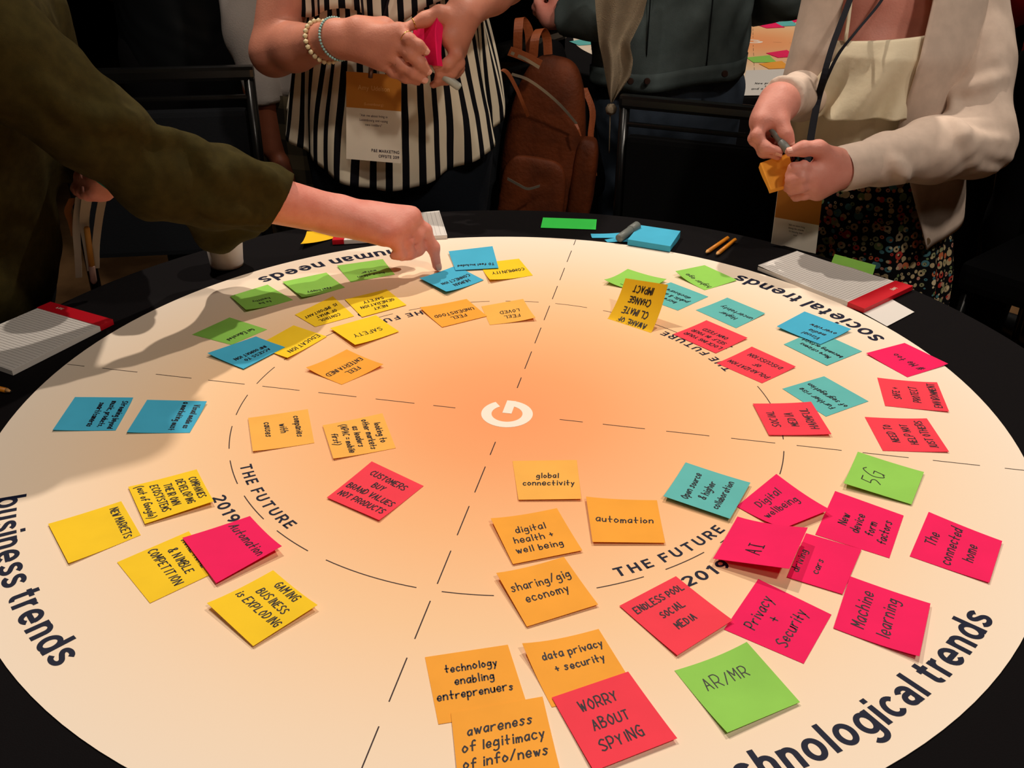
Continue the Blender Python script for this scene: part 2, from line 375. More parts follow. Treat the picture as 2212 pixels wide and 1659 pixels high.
def write(lines, size, cx=.5, cy=.5, lead=1.75, slant=.12, align='c', wx=.085, jit=.6, seed=0):
    """polylines in note coordinates (u right, v up, both 0..1); size = cap height"""
    R = random.Random(seed); out = []; n = len(lines); k = size / 10; HS = .80; size *= .86; k = size / 10; lead /= .86; LW = []
    rows = []
    for li, ln in enumerate(lines):
        X = []; x = 0
        for ch in ln:
            if ch == ' ': x += 5; continue
            st = gstrokes(ch)
            if not st: x += 4; continue
            mx = max(p[0] for s in st for p in s); dy = R.uniform(-.6, .6) * jit; sc = 1 + R.uniform(-.08, .08) * jit * 2
            for s in st: X.append([(x + p[0] * sc + p[1] * slant, p[1] * sc + dy) for p in s])
            x += mx * sc + 3.1
        rows.append((X, x, R.uniform(-.02, .02), R.uniform(-.03, .03)))
    wmax = max(r[1] for r in rows) * k; room = 2 * min(cx, 1 - cx) * .88
    f_ = min(1, room / (wmax * HS)); HS *= f_ ** .5; k *= f_ ** .5
    for li, (X, x, tilt, sh) in enumerate(rows):
        kx = k * HS; x0 = cx - x * kx / 2 + sh * .6
        y0 = cy + ((n - 1) / 2 - li) * size * lead - 5 * k
        for s in X: out.append([(x0 + p[0] * kx, y0 + p[1] * k + tilt * p[0] * kx) for p in s])
    return out
def strokes_mesh(strokes, surf, w, off, asp=1.0):
    V = []; F = []
    for s in strokes:
        P = [s[0]]
        for p in s[1:]:
            d = math.hypot(p[0] - P[-1][0], p[1] - P[-1][1]); m = max(1, int(d / .12)); a = P[-1]
            for j in range(1, m + 1): P.append((a[0] + (p[0] - a[0]) * j / m, a[1] + (p[1] - a[1]) * j / m))
        b = len(V)
        for i, p in enumerate(P):
            a = P[max(i - 1, 0)]; c = P[min(i + 1, len(P) - 1)]
            tx, ty = c[0] - a[0], c[1] - a[1]; L = math.hypot(tx, ty) or 1; tx /= L; ty /= L
            ex = w * (.6 if i == len(P) - 1 else -.6 if i == 0 else 0)
            for sg in (-1, 1): V.append(surf(p[0] - ty * w * sg + tx * ex, p[1] + tx * w * sg + ty * ex, off))
        for i in range(len(P) - 1): F.append((b + 2 * i, b + 2 * i + 2, b + 2 * i + 3, b + 2 * i + 1))
    return V, F
def sheet_mesh(surf, n=8, th=.00025, m_=None):
    V = []; F = []; m = m_ or n
    for side in (0, 1):
        for j in range(m + 1):
            for i in range(n + 1): V.append(surf(i / n, j / m, 0 if side == 0 else -th))
    A = (n + 1) * (m + 1); id = lambda s, i, j: s * A + j * (n + 1) + i
    for j in range(m):
        for i in range(n):
            F.append((id(0, i, j), id(0, i + 1, j), id(0, i + 1, j + 1), id(0, i, j + 1)))
            F.append((id(1, i, j), id(1, i, j + 1), id(1, i + 1, j + 1), id(1, i + 1, j)))
    rim = [(i, 0) for i in range(n)] + [(n, j) for j in range(m)] + [(i, m) for i in range(n, 0, -1)] + [(0, j) for j in range(m, 0, -1)]
    b = len(V)
    for i, j in rim: V += [V[id(0, i, j)], V[id(1, i, j)]]
    for q in range(len(rim)):
        r = (q + 1) % len(rim); F.append((b + 2 * q, b + 2 * q + 1, b + 2 * r + 1, b + 2 * r))
    return V, F
def paper(name, c): 
    m = mat(name, c, .75, .15, var=.03, vscale=25)
    return m
NC = {'pink': paper('magenta paper', (246, 30, 98)), 'coral': paper('coral paper', (248, 66, 84)), 'orange': paper('orange paper', (250, 170, 62)), 'yellow': paper('yellow paper', (252, 208, 40)),
      'green': paper('green paper', (150, 212, 92)), 'teal': paper('teal paper', (100, 188, 186)), 'blue': paper('sky blue paper', (72, 178, 214)), 'lorange': paper('light orange paper', (251, 184, 86)),
      'neon': paper('bright green paper', (60, 216, 84)), 'gold': paper('deep yellow paper', (240, 188, 30))}
M_pen = mat('marker ink', (22, 16, 30), .5, .3)
M_pen2 = mat('thin pen ink', (44, 40, 40), .5, .3)
UNDER = {'Get Educated', 'EDUCATION', 'COMMUNITY', 'CONTROL', 'HUMAN', 'NEXT', 'FEEL', 'More citizens', 'Further rise', 'driving', 'New', 'Privacy', 'data privacy', 'technology', 'MORE MORE', 'Increased', 'less', 'Digital'}
def note(col, quad, lines, label, size=.13, cx=.5, cy=.5, lift=(0, 0, 0, 0), z=0, lead=1.6, align='c', w=.0088, seed=None, slant=.12, pw=2.6, pen=None, belly=0):
    """quad: photo pixels of the text's top-left, top-right, bottom-right, bottom-left corners; lift in mm for the same corners"""
    zz = TZ + .0008 + z
    if lines and lines[0] not in UNDER: lift = tuple(l if l else d for l, d in zip(lift, (0, 0, 2.2, 1.6)))
    c = [onz(q[0], q[1], zz + l / 1000) for q, l in zip(quad, lift)]
    ctr = (c[0] + c[1] + c[2] + c[3]) / 4
    t = thing('sticky_note', (ctr.x, ctr.y, zz), label, 'sticky note')
    n = (1, 1, -1)
    def surf(u, v, off):
        # bilinear plan, corner curls
        ws = (v * (1 - u), v * u, (1 - v) * u, (1 - v) * (1 - u))
        x = sum(k * p.x for k, p in zip(ws, c)); y = sum(k * p.y for k, p in zip(ws, c))
        h = sum((max(k, 0) ** pw) * l for k, l in zip(ws, lift)) / 1000 + belly / 1000 * 16 * u * (1 - u) * v * (1 - v)
        # curled edges between two lifted corners
        for (a, b, e) in ((0, 1, v), (1, 2, u), (2, 3, 1 - v), (3, 0, 1 - u)):
            if lift[a] and lift[b]:
                s = u if a == 0 else (1 - v) if a == 1 else (1 - u) if a == 2 else v
                la, lb = lift[a], lift[b]
                h = max(h, (la * (1 - s) + lb * s) / 1000 * max(e, 0) ** pw)
        return (x, y, zz + .0003 + h + off)
    V, F = sheet_mesh(surf, 9)
    mesh('sheet', V, F, NC[col], t)
    if lines:
        sd = seed if seed is not None else hash_s(' '.join(lines))
        st = write(lines, size, cx, cy, lead, slant, align, seed=sd)
        V, F = strokes_mesh(st, surf, w, .00025)
        mesh('handwriting', V, F, pen or M_pen, t, False)
    return t
def hash_s(s): return sum((i + 1) * ord(c) for i, c in enumerate(s)) % 9973
N = note
P2 = M_pen2
# --- human needs sector (text reads from the far side)
N('green', [(633, 648), (531, 669), (497, 640), (578, 615)], ['to be', 'healthy'], 'green note nearest the left rim under the arm shadow', .11, .5, .7, (0, 6, 0, 0), w=.008, pen=P2)
N('green', [(745, 621), (652, 642), (610, 609), (705, 589)], ['feel happy'], 'green note reading feel happy below the words human needs', .11, .5, .82, (0, 5, 0, 0), w=.008, pen=P2)
N('green', [(853, 593), (758, 610), (728, 574), (827, 560)], ['have clean', 'water'], 'green note about clean water beside the reaching hand', .12, .5, .7, w=.008, pen=P2)
N('green', [(577, 712), (500, 745), (415, 723), (496, 686)], ['Get Educated'], 'green note half under a blue note at the left', .11, .52, .82, (0, 0, 0, 0), w=.008, pen=P2, belly=3)
N('blue', [(616, 750), (526, 797), (448, 763), (553, 727)], ['ACCESS TO', 'INFORMATION'], 'blue note reading access to information beside a yellow one', .11, .5, .68, (0, 0, 3, 0), .0016, w=.009)
N('yellow', [(765, 683), (681, 706), (637, 680), (719, 640)], ['CONTROL', 'OF WHAT', 'IS IMPORTANT'], 'yellow note reading control of what is important', .13, .5, .56, z=.0003)
N('yellow', [(878, 659), (782, 685), (745, 647), (835, 625)], ['NEXT', 'GENERATION', 'SAFETY'], 'yellow note reading next generation safety', .13, .5, .58, z=.0008)
N('yellow', [(706, 727), (621, 773), (555, 747), (634, 703)], ['EDUCATION'], 'yellow note reading education beside a blue note', .15, .45, .8, (0, 3, 0, 0), .0006)
N('yellow', [(862, 716), (767, 745), (713, 709), (812, 681)], ['SAFETY'], 'yellow note with the single word safety', .17, .5, .62, (0, 4, 0, 0), .0012)
N('orange', [(828, 787), (738, 831), (661, 794), (749, 755)], ['FEEL', 'ENTERTAINED'], 'orange note reading feel entertained', .15, .5, .6, (4, 0, 5, 0))
N('orange', [(1052, 683), (955, 707), (907, 664), (1008, 646)], ['FEEL', 'UNDERSTOOD'], 'orange note reading feel understood beyond the centre', .14, .5, .62, (0, 0, 3, 0), .0006)
N('lorange', [(1157, 686), (1058, 702), (1040, 662), (1130, 646)], ['FEEL', 'LOVED'], 'pale orange note reading feel loved', .15, .45, .6, (5, 0, 0, 0))
N('yellow', [(1151, 595), (1058, 604), (1035, 569), (1121, 559)], ['COMMUNITY'], 'yellow note reading community tucked under blue note', .17, .45, .6, (0, 6, 0, 0))
N('blue', [(1045, 605), (964, 630), (906, 601), (985, 574)], ['HUMAN', 'CONNECTION'], 'blue note touched by the pointing finger', .13, .45, .68, (0, 6, 3, 0), .0006, w=.0095)
N('blue', [(1077, 579), (984, 584), (969, 543), (1064, 532)], ['TO feel included'], 'blue note reading to feel included beyond the pointing finger', .11, .5, .8, z=.0022, w=.0095)
# --- societal sector
N('green', [(1305, 604), (1356, 581), (1440, 603), (1383, 631)], ['less', 'TV ers'], 'green note behind the standing yellow note', .15, .28, .45, (8, 0, 5, 0), w=.009, pen=P2)
N('green', [(1522, 627), (1459, 586), (1522, 573), (1592, 605)], ['higher age'], 'green note with curled left corner next to societal trends', .15, .45, .8, (0, 9, 0, 0), w=.009, pen=P2)
N('teal', [(1464, 671), (1372, 637), (1449, 610), (1530, 641)], ['Increased', 'public & data', 'disclosure'], 'teal note partly hidden by the standing yellow note', .12, .5, .55, w=.009)
N('teal', [(1590, 709), (1503, 670), (1571, 643), (1653, 677)], ['Higher', 'uncertainty'], 'teal note reading higher uncertainty', .15, .45, .55)
N('coral', [(1546, 763), (1454, 722), (1526, 692), (1615, 730)], ['LOCKING YOUR', 'SELF IN YOUR', 'OWN FEED'], 'coral note covering part of the right ring heading', .12, .5, .55, lead=1.8, z=.0004)
N('coral', [(1646, 828), (1548, 785), (1624, 749), (1719, 792)], ['POLARIZATION', 'OF', 'DISCUSSION'], 'coral note reading polarization of discussion', .13, .5, .5, lead=1.8)
N('teal', [(1786, 790), (1693, 744), (1762, 714), (1862, 759)], ['More citizens', 'becoming activist'], 'teal note reading more citizens becoming activist', .12, .5, .62, z=.0002)
N('blue', [(1772, 744), (1678, 705), (1738, 673), (1839, 711)], ['Visual', 'media', 'overview'], 'blue note overlapping a teal note under societal trends', .13, .35, .6, (0, 3, 0, 3), .0014)
N('pink', [(1960, 815), (1871, 763), (1954, 741), (2048, 786)], ['# Me too'], 'magenta note reading me too at the right rim', .17, .42, .55, (0, 2, 0, 0))
N('coral', [(1912, 877), (1895, 816), (2024, 826), (2050, 889)], ['SAFE +', 'PROTECT', 'ENVIRONMENT'], 'coral note reading safe and protect environment', .14, .52, .45, (0, 0, 4, 0), lead=2.2)
N('coral', [(1907, 974), (1868, 901), (2002, 904), (2050, 976)], ['NEED TO', 'HELP NOT', 'JUST OTHERS'], 'coral note reading need to help not just others', .14, .52, .45, (0, 0, 3, 0), lead=1.9)
N('teal', [(1784, 900), (1690, 840), (1780, 813), (1876, 867)], ['Further rise', 'of segregation'], 'teal note reading further rise of segregation', .14, .5, .6)
N('coral', [(1661, 940), (1626, 872), (1752, 868), (1796, 938)], ['SOCIAL', 'MEDIA', 'HARMFUL'], 'coral note reading social media harmful over a teal note', .15, .5, .5, (0, 0, 3, 2), .0014, lead=2.0)
# --- technological sector
N('green', [(1822, 1044), (1853, 976), (1996, 1020), (1969, 1090)], ['5G'], 'green note reading 5G', .36, .45, .66, (6, 0, 0, 0), w=.008, slant=.3, pen=P2)
N('teal', [(1433, 1072), (1481, 999), (1621, 1043), (1577, 1121)], ['Open source', '& higher', 'collaboration'], 'teal note reading open source and higher collaboration', .12, .5, .5, (4, 0, 0, 3), .0012, lead=1.9)
N('pink', [(1591, 1094), (1677, 1024), (1793, 1101), (1694, 1141)], ['Digital', 'wellbeing'], 'magenta note reading digital wellbeing', .17, .48, .62, (0, 0, 6, 6), .0004)
N('pink', [(1761, 1155), (1804, 1061), (1952, 1114), (1921, 1206)], ['New', 'device', 'form', 'factors'], 'magenta note reading new device form factors', .14, .5, .45, (0, 0, 0, 0), lead=1.35)
N('pink', [(1700, 1247), (1741, 1152), (1861, 1187), (1820, 1284)], ['driving', 'cars'], 'magenta note mostly covered by the note reading AI', .15, .4, .75, (0, 0, 0, 0), .0008, lead=2.2)
N('pink', [(1540, 1207), (1593, 1116), (1745, 1140), (1705, 1229)], ['A|'], 'magenta note reading AI, lifted off the table', .22, .42, .55, (5, 0, 16, 18), .0014, slant=.1, pw=1.6)
N('pink', [(1965, 1202), (2006, 1106), (2165, 1169), (2137, 1259)], ['The', 'connected', 'home'], 'magenta note reading the connected home', .17, .5, .58, lead=1.45)
N('pink', [(1800, 1357), (1836, 1245), (2010, 1304), (1986, 1418)], ['Machine', 'learning'], 'magenta note reading machine learning', .19, .52, .6, (0, 0, 0, 5), .0004, lead=1.6)
N('pink', [(1564, 1360), (1638, 1251), (1796, 1328), (1736, 1434)], ['Privacy', '+', 'Security'], 'magenta note reading privacy and security', .17, .5, .55, lead=1.25)
N('coral', [(1338, 1309), (1460, 1245), (1583, 1340), (1463, 1416)], ['ENDLESS POOL', 'SOCIAL', 'MEDIA'], 'coral note reading endless pool social media', .12, .52, .58, z=.0008, lead=2.0)
N('green', [(1457, 1449), (1613, 1387), (1728, 1517), (1571, 1583)], ['AR/MR'], 'green note reading AR MR near the front rim', .2, .5, .68, (0, 9, 0, 4), w=.007, slant=.05, pen=P2)
N('orange', [(1128, 1390), (1293, 1359), (1372, 1486), (1192, 1528)], ['data privacy', '+ security'], 'orange note reading data privacy and security', .14, .55, .66, (8, 0, 0, 0), lead=1.55)
N('coral', [(1192, 1507), (1357, 1451), (1463, 1595), (1283, 1666)], ['WORRY', 'ABOUT', 'SPYING'], 'coral note reading worry about spying at the front', .15, .48, .5, z=.0012, lead=1.75)
N('orange', [(918, 1420), (1097, 1393), (1142, 1533), (947, 1565)], ['technology', 'enabling', 'entreprenuers'], 'orange note reading technology enabling entrepreneurs', .14, .5, .57, lead=1.4)
N('orange', [(974, 1540), (1172, 1505), (1212, 1672), (992, 1710)], ['awareness', 'of legitimacy', 'of info/news'], 'orange note reading awareness of legitimacy at front edge', .14, .5, .52, z=.0008, lead=1.45)
N('orange', [(1072, 1238), (1218, 1203), (1292, 1306), (1138, 1354)], ['sharing/gig', 'economy'], 'orange note reading sharing gig economy', .17, .5, .57, (6, 0, 0, 0), lead=1.35)
N('orange', [(1060, 1120), (1203, 1098), (1258, 1189), (1108, 1219)], ['digital', 'health +', 'well being'], 'orange note reading digital health and well being', .15, .48, .47, (5, 0, 0, 0), lead=1.4)
N('orange', [(1266, 1073), (1419, 1081), (1437, 1173), (1280, 1171)], ['automation'], 'orange note reading automation near the lower dashed line', .15, .5, .52, (4, 0, 0, 3))
N('lorange', [(1107, 996), (1246, 994), (1256, 1078), (1120, 1080)], ['global', 'connectivity'], 'orange note reading global connectivity below the centre letter', .15, .53, .52, lead=1.25)
# --- business sector
N('lorange', [(665, 884), (679, 957), (546, 975), (536, 903)], ['companies', 'with', 'causes'], 'orange note reading companies with causes, leftmost orange one', .13, .45, .55, lead=1.9, slant=.2)
N('lorange', [(826, 893), (855, 968), (720, 991), (697, 919)], ['looking to', 'other markets', 'as leaders', '(APAC = mobile', 'first)'], 'orange note reading looking to other markets as leaders', .12, .5, .5, lead=1.5, slant=.2)
N('coral', [(803, 997), (915, 1050), (819, 1124), (706, 1075)], ['CUSTOMERS', 'BUY', 'BRAND VALUES', 'NOT PRODUCTS'], 'coral diamond-set note left of the lower dashed line', .13, .5, .5, lead=1.55)
N('blue', [(288, 859), (250, 930), (114, 929), (162, 858)], ['Streaming beyond', 'music, products,', 'smart/cameras'], 'blue note reading streaming, closest to the left rim', .13, .52, .72, (3, 0, 2, 0), lead=1.45)
N('blue', [(447, 867), (410, 935), (274, 934), (318, 864)], ['Visual media as', 'a marketing must'], 'blue note reading visual media, second from the left rim', .13, .5, .78, (3, 0, 2, 0), lead=1.5)
N('yellow', [(425, 1014), (462, 1083), (313, 1132), (277, 1052)], ['COMPANIES', 'DEVELOPING', 'THEIR OWN', 'ECOSYSTEMS', '(out of Google)'], 'yellow note with five handwritten lines near the 2019 mark', .135, .5, .52, (0, 5, 0, 0), lead=1.35)
N('yellow', [(262, 1083), (304, 1156), (148, 1217), (104, 1132)], ['NEW MARKETS'], 'yellow note reading new markets, mostly blank', .13, .52, .86)
N('yellow', [(408, 1148), (470, 1234), (324, 1303), (253, 1215)], ['MORE MORE', '& NIMBLE', 'COMPETITION'], 'yellow note reading nimble competition under a magenta one', .15, .5, .68, lead=1.5, z=.0002)
N('pink', [(540, 1115), (609, 1180), (467, 1260), (394, 1162)], ['Automation'], 'magenta note reading automation on top of a yellow note', .17, .5, .72, (0, 7, 0, 0), .0012)
N('yellow', [(590, 1232), (686, 1307), (547, 1396), (447, 1303)], ['GAMING', 'BUSINESS', 'is EXPLODING'], 'yellow note reading gaming business is exploding', .15, .5, .66, (0, 5, 0, 5), lead=1.55)
# --- the yellow note that stands up on its adhesive edge
def standing_note():
    a = onz(1312, 688, TZ + .0008); b = onz(1406, 719, TZ + .0008)
    t = thing('sticky_note', tuple((a + b) / 2), 'deep yellow note standing upright, reading aware of climate change impact', 'sticky note')
    far0 = at(1351, 601, a.y + .045); far1 = at(1443, 615, b.y + .045)
    def surf(u, v, off):   # v: 0 adhesive edge .. 1 free edge
        p0 = a.lerp(b, u); p1 = far0.lerp(far1, u)
        s = (v - .12) / .88
        d = (p1 - p0); nrm = (b - a).cross(d).normalized()
        if v < .12: q = p0 + Vector((d.x, d.y, 0)) * (v * .55) + Vector((0, 0, .001 * v))
        else:
            q0 = p0 + Vector((d.x, d.y, 0)) * (.066); q = q0.lerp(p1, s) - nrm * (.004 * math.sin(PI * s))
        return q + (nrm if nrm.z > 0 else -nrm) * off
    V, F = sheet_mesh(surf, 8, m_=14); mesh('sheet', V, F, NC['gold'], t)
    st = write(['AWARE OF', 'CLIMATE', 'CHANGE', 'IMPACT'], .14, .5, .5, 1.6)
    V, F = strokes_mesh(st, lambda u, v, o: surf(1 - u, 1 - v, o), .0105, .0004); mesh('handwriting', V, F, M_pen, t, False)
standing_note()
# ================================================================= distance-field bodies (one continuous surface each)
class Sdf:
    def __init__(s): s.P = []; s.cuts = []; s.fold = None; s.subs = []
    def cap(s, a, b, ra, rb=None, k=.012, sq=None, ax=None):
        """round cone a-b; sq squashes it along axis ax (sq<1 flatter)"""
        s.P.append((np.array(a, np.float32), np.array(b, np.float32), ra, ra if rb is None else rb, k, sq, None if ax is None else np.array(ax, np.float32))); return s
    def chain(s, pts, rs, k=.012, sq=None, ax=None):
        for i in range(len(pts) - 1): s.cap(pts[i], pts[i + 1], rs[i], rs[i + 1], k, sq, ax)
        return s
    def ball(s, c, r, k=.012, sq=None, ax=None): return s.cap(c, Vector(c) + Vector((0, 0, 1e-4)), r, r, k, sq, ax)
    def cut(s, p, n): s.cuts.append((np.array(p, np.float32), np.array(Vector(n).normalized(), np.float32))); return s
def sd_cone(p, a, b, ra, rb, sq, ax):
    if sq is not None:
        axn = ax / np.linalg.norm(ax); m = (a + b) / 2
        f = 1 / sq - 1
        q = p - m; p = m + q + (q @ axn)[..., None] * axn * f
        a = a + np.dot(a - m, axn) * axn * f; b = b + np.dot(b - m, axn) * axn * f
    ba = b - a; l2 = float(ba @ ba); pa = p - a
    t = np.clip((pa @ ba) / max(l2, 1e-12), 0, 1)
    d = np.sqrt(((pa - t[..., None] * ba) ** 2).sum(-1)) - (ra + (rb - ra) * t)
    return d * (sq if sq is not None and sq < 1 else 1)
def sdf_eval(S, pts, act=None):
    d = np.full(pts.shape[:-1], 1e3, np.float32)
    for i, (a, b, ra, rb, k, sq, ax) in enumerate(S.P):
        if act is None: idx = slice(None)
        else:
            idx = np.nonzero(act[i])[0]
            if not len(idx): continue
        e = sd_cone(pts[idx], a, b, ra, rb, sq, ax); c = d[idx]
        h = np.maximum(k - np.abs(c - e), 0) / k
        d[idx] = np.minimum(c, e) - h * h * k * .25
    return d
def sdf_mesh(S, h, name, m, parent, kind=None):
    lo = np.min([np.minimum(a, b) - max(ra, rb) * (1 if sq is None or sq < 1 else sq) for a, b, ra, rb, k, sq, ax in S.P], 0) - 4 * h
    hi = np.max([np.maximum(a, b) + max(ra, rb) * (1 if sq is None or sq < 1 else sq) for a, b, ra, rb, k, sq, ax in S.P], 0) + 4 * h
    B = 8; nb = np.ceil((hi - lo) / (h * B)).astype(int) + 1
    g = np.stack(np.meshgrid(*[np.arange(n) for n in nb], indexing='ij'), -1).reshape(-1, 3)
    cen = (lo + (g + .5) * B * h).astype(np.float32); hd = B * h * .87 * 1.05
    D = [sd_cone(cen, a, b, ra, rb, sq, ax) for a, b, ra, rb, k, sq, ax in S.P]
    D = np.stack(D); dm = D.min(0)
    extra = .012 + (S.fold[1] if S.fold else 0)
    keep = np.abs(dm) < hd * 1.35 + extra
    for p, n in S.cuts:
        keep &= ((cen - p) @ n) < hd + .01
    bi = g[keep]; act = D[:, keep] < np.maximum(dm[keep], 0) + 2.4 * hd + .03
    full = np.full(tuple(nb * B + 1), 1., np.float32)
    ins = g[~keep & (dm < 0)]
    for p, n in S.cuts: ins = ins[(((lo + (ins + .5) * B * h) - p) @ n) < 0] if len(ins) else ins
    loc = np.stack(np.meshgrid(*[np.arange(B)] * 3, indexing='ij'), -1).reshape(-1, 3)
    full6 = full[:-1, :-1, :-1].reshape(nb[0], B, nb[1], B, nb[2], B)
    for q in ins: full6[q[0], :, q[1], :, q[2], :] = -1
    idx = bi[:, None, :] * B + loc[None]
    pts = (lo + idx * h).astype(np.float32)
    d = sdf_eval(S, pts, act)
    if S.fold: d = d + S.fold[0](pts)
    for sub in S.subs: d = np.maximum(d, -sdf_eval(sub, pts))
    for p, n in S.cuts: d = np.maximum(d, (pts - p) @ n)
    full[idx[..., 0], idx[..., 1], idx[..., 2]] = d
    # surface nets
    s = full < 0
    c = [s[i:s.shape[0] - 1 + i, j:s.shape[1] - 1 + j, k:s.shape[2] - 1 + k] for i in (0, 1) for j in (0, 1) for k in (0, 1)]
    any_ = c[0].copy(); all_ = c[0].copy()
    for x in c[1:]: any_ |= x; all_ &= x
    cell = np.argwhere(any_ & ~all_); vid = np.full(any_.shape, -1, np.int32); vid[tuple(cell.T)] = np.arange(len(cell))
    off = np.array([(i, j, k) for i in (0, 1) for j in (0, 1) for k in (0, 1)])
    cv = np.stack([full[tuple((cell + o).T)] for o in off], 1)
    acc = np.zeros((len(cell), 3), np.float32); cnt = np.zeros(len(cell), np.float32)
    for a in range(8):
        for b in range(a + 1, 8):
            if np.abs(off[a] - off[b]).sum() != 1: continue
            x, y = cv[:, a], cv[:, b]; mk = (x < 0) != (y < 0); t = np.where(mk, x / np.where(mk, x - y, 1), 0)
            acc += mk[:, None] * (off[a] + t[:, None] * (off[b] - off[a])); cnt += mk
    V = lo + (cell + acc / cnt[:, None]) * h
    Q = []
    for ax in range(3):
        u, v = (ax + 1) % 3, (ax + 2) % 3
        sl0 = [slice(None)] * 3; sl1 = [slice(None)] * 3; sl0[ax] = slice(0, -1); sl1[ax] = slice(1, None)
        e = s[tuple(sl0)] != s[tuple(sl1)]; E = np.argwhere(e)
        E = E[(E[:, u] > 0) & (E[:, v] > 0)]
        E = E[(E[:, u] < vid.shape[u]) & (E[:, v] < vid.shape[v]) & (E[:, ax] < vid.shape[ax])]
        def g_(du, dv):
            q = E.copy(); q[:, u] -= du; q[:, v] -= dv; return vid[tuple(q.T)]
        q = np.stack([g_(1, 1), g_(0, 1), g_(0, 0), g_(1, 0)], 1); inside = s[tuple(E.T)]
        q[~inside] = q[~inside][:, ::-1]; Q.append(q)
    Q = np.concatenate(Q); Q = Q[(Q >= 0).all(1)]
    return npmesh(name, V, Q, m, parent, kind)

def on_surface(S, px, py, y0=.9, y1=2.4, n=300):
    P_ = np.array([A_(px, py, y0 + (y1 - y0) * i / n) for i in range(n + 1)], np.float32); d = sdf_eval(S, P_); k = np.nonzero(d < 0)[0]
    return Vector(P_[k[0]].tolist()) if len(k) else None
A_ = at
def ridges(S, lines, r=.005, k=.018):
    todo = []
    for ln in lines:
        pts = [on_surface(S, *p) for p in catmull([(a, b, 0) for a, b in ln], 3) for p in [p[:2]]]
        pts = [p for p in pts if p is not None]
        todo.append(pts)
    for pts in todo:
        m = len(pts)
        for i in range(m - 1):
            if (pts[i] - pts[i + 1]).length < .09: S.cap(pts[i], pts[i + 1], r * (.4 + .6 * math.sin(PI * i / max(1, m - 1))), r * (.4 + .6 * math.sin(PI * (i + 1) / max(1, m - 1))), k)
def fingers_hand(S, wrist, knuckles, fingers, thumb, r=.0088, palm_r=.013, k=.0055, wr=.026, extra=()):
    """wrist: point; knuckles: four points index..little; fingers: four lists of joints after the knuckle; thumb: joints from its root in the palm"""
    w = Vector(wrist)
    for i, kn in enumerate(knuckles):
        kn = Vector(kn); o = w.lerp(kn, .12); S.cap(o, kn, palm_r * 1.05, palm_r * .86, .016)
    for i in range(3):
        a, b = Vector(knuckles[i]), Vector(knuckles[i + 1])
        S.cap(w.lerp(a, .5).lerp(w.lerp(b, .5), .5), a.lerp(b, .5), palm_r, palm_r * .8, .014)
    for i, f in enumerate(fingers):
        sc = (1.0, 1.04, .98, .86)[i]; pts = [Vector(knuckles[i])] + [Vector(p) for p in f]
        rs = [r * 1.12 * sc, r * 1.02 * sc, r * .93 * sc, r * .78 * sc][:len(pts)]
        if len(pts) == 3: rs = [r * 1.12 * sc, r * sc, r * .8 * sc]
        S.chain(pts, rs, k)
        for p in pts[:-1]: S.ball(p, r * 1.1 * sc, k)
    tp = [Vector(p) for p in thumb]; rs = [palm_r * 1.25, r * 1.35, r * 1.15, r * .92][:len(tp)]
    S.chain(tp, rs, .012)
def nail(par, tip, prev, normal, r=.0078):
    """a fingernail as a small curved plate on the back of the fingertip"""
    tip, prev, normal = Vector(tip), Vector(prev), Vector(normal)
    d = (tip - prev).normalized(); n = (normal - d * normal.dot(d)).normalized(); s = d.cross(n)
    V = []; F = []; c = tip + d * r * .1
    for j in range(5):
        for i in range(7):
            u = (i - 3) / 3; v = (j - 2) / 2; th = u * .8
            w = 1 - .18 * max(v, 0) ** 2
            V.append(c + d * (v * r * .72 * (1 - .15 * u * u)) + (s * math.sin(th) * w + n * math.cos(th)) * r * .99 + n * .0004 - n * (.0005 * v * v))
    for j in range(4):
        for i in range(6): a = j * 7 + i; F.append((a, a + 1, a + 8, a + 7))
    return mesh('fingernail', V, F, M_nail, par)
def ringband(par, c, ax, r, m, nm='ring', th=.0009, gem=False, n=18):
    ax = Vector(ax).normalized(); a = ax.orthogonal().normalized(); b = ax.cross(a); c = Vector(c)
    pts = [c + (a * math.cos(2 * PI * k / n) + b * math.sin(2 * PI * k / n)) * r for k in range(n)]
    return tube(nm, pts, th, m, par, n=6, closed=True)
def head(S, c, fwd, r=.095):
    """skull, jaw, nose, ears on the body's field; c = centre of the head"""
    c = Vector(c); f = Vector(fwd).normalized(); u = Vector((0, 0, 1)); f = (f - u * f.z).normalized(); s = f.cross(u)
    S.ball(c + u * .02 - f * .01, r * .98, .03, .86, s); S.cap(c + f * .03 - u * .02, c + f * .045 - u * .085, .062, .036, .04)
    S.cap(c + f * .092 + u * .005, c + f * .108 - u * .025, .006, .012, .012)                       # nose
    S.cap(c + f * .085 - s * .018 - u * .056, c + f * .085 + s * .018 - u * .056, .0075, .0075, .006)  # mouth
    for g in (-1, 1):
        S.ball(c + s * g * .078 - u * .012 - f * .005, .028, .006, .35, s)
        S.cap(c + f * .08 + s * g * .018 + u * .028, c + f * .07 + s * g * .05 + u * .028, .008, .006, .014)
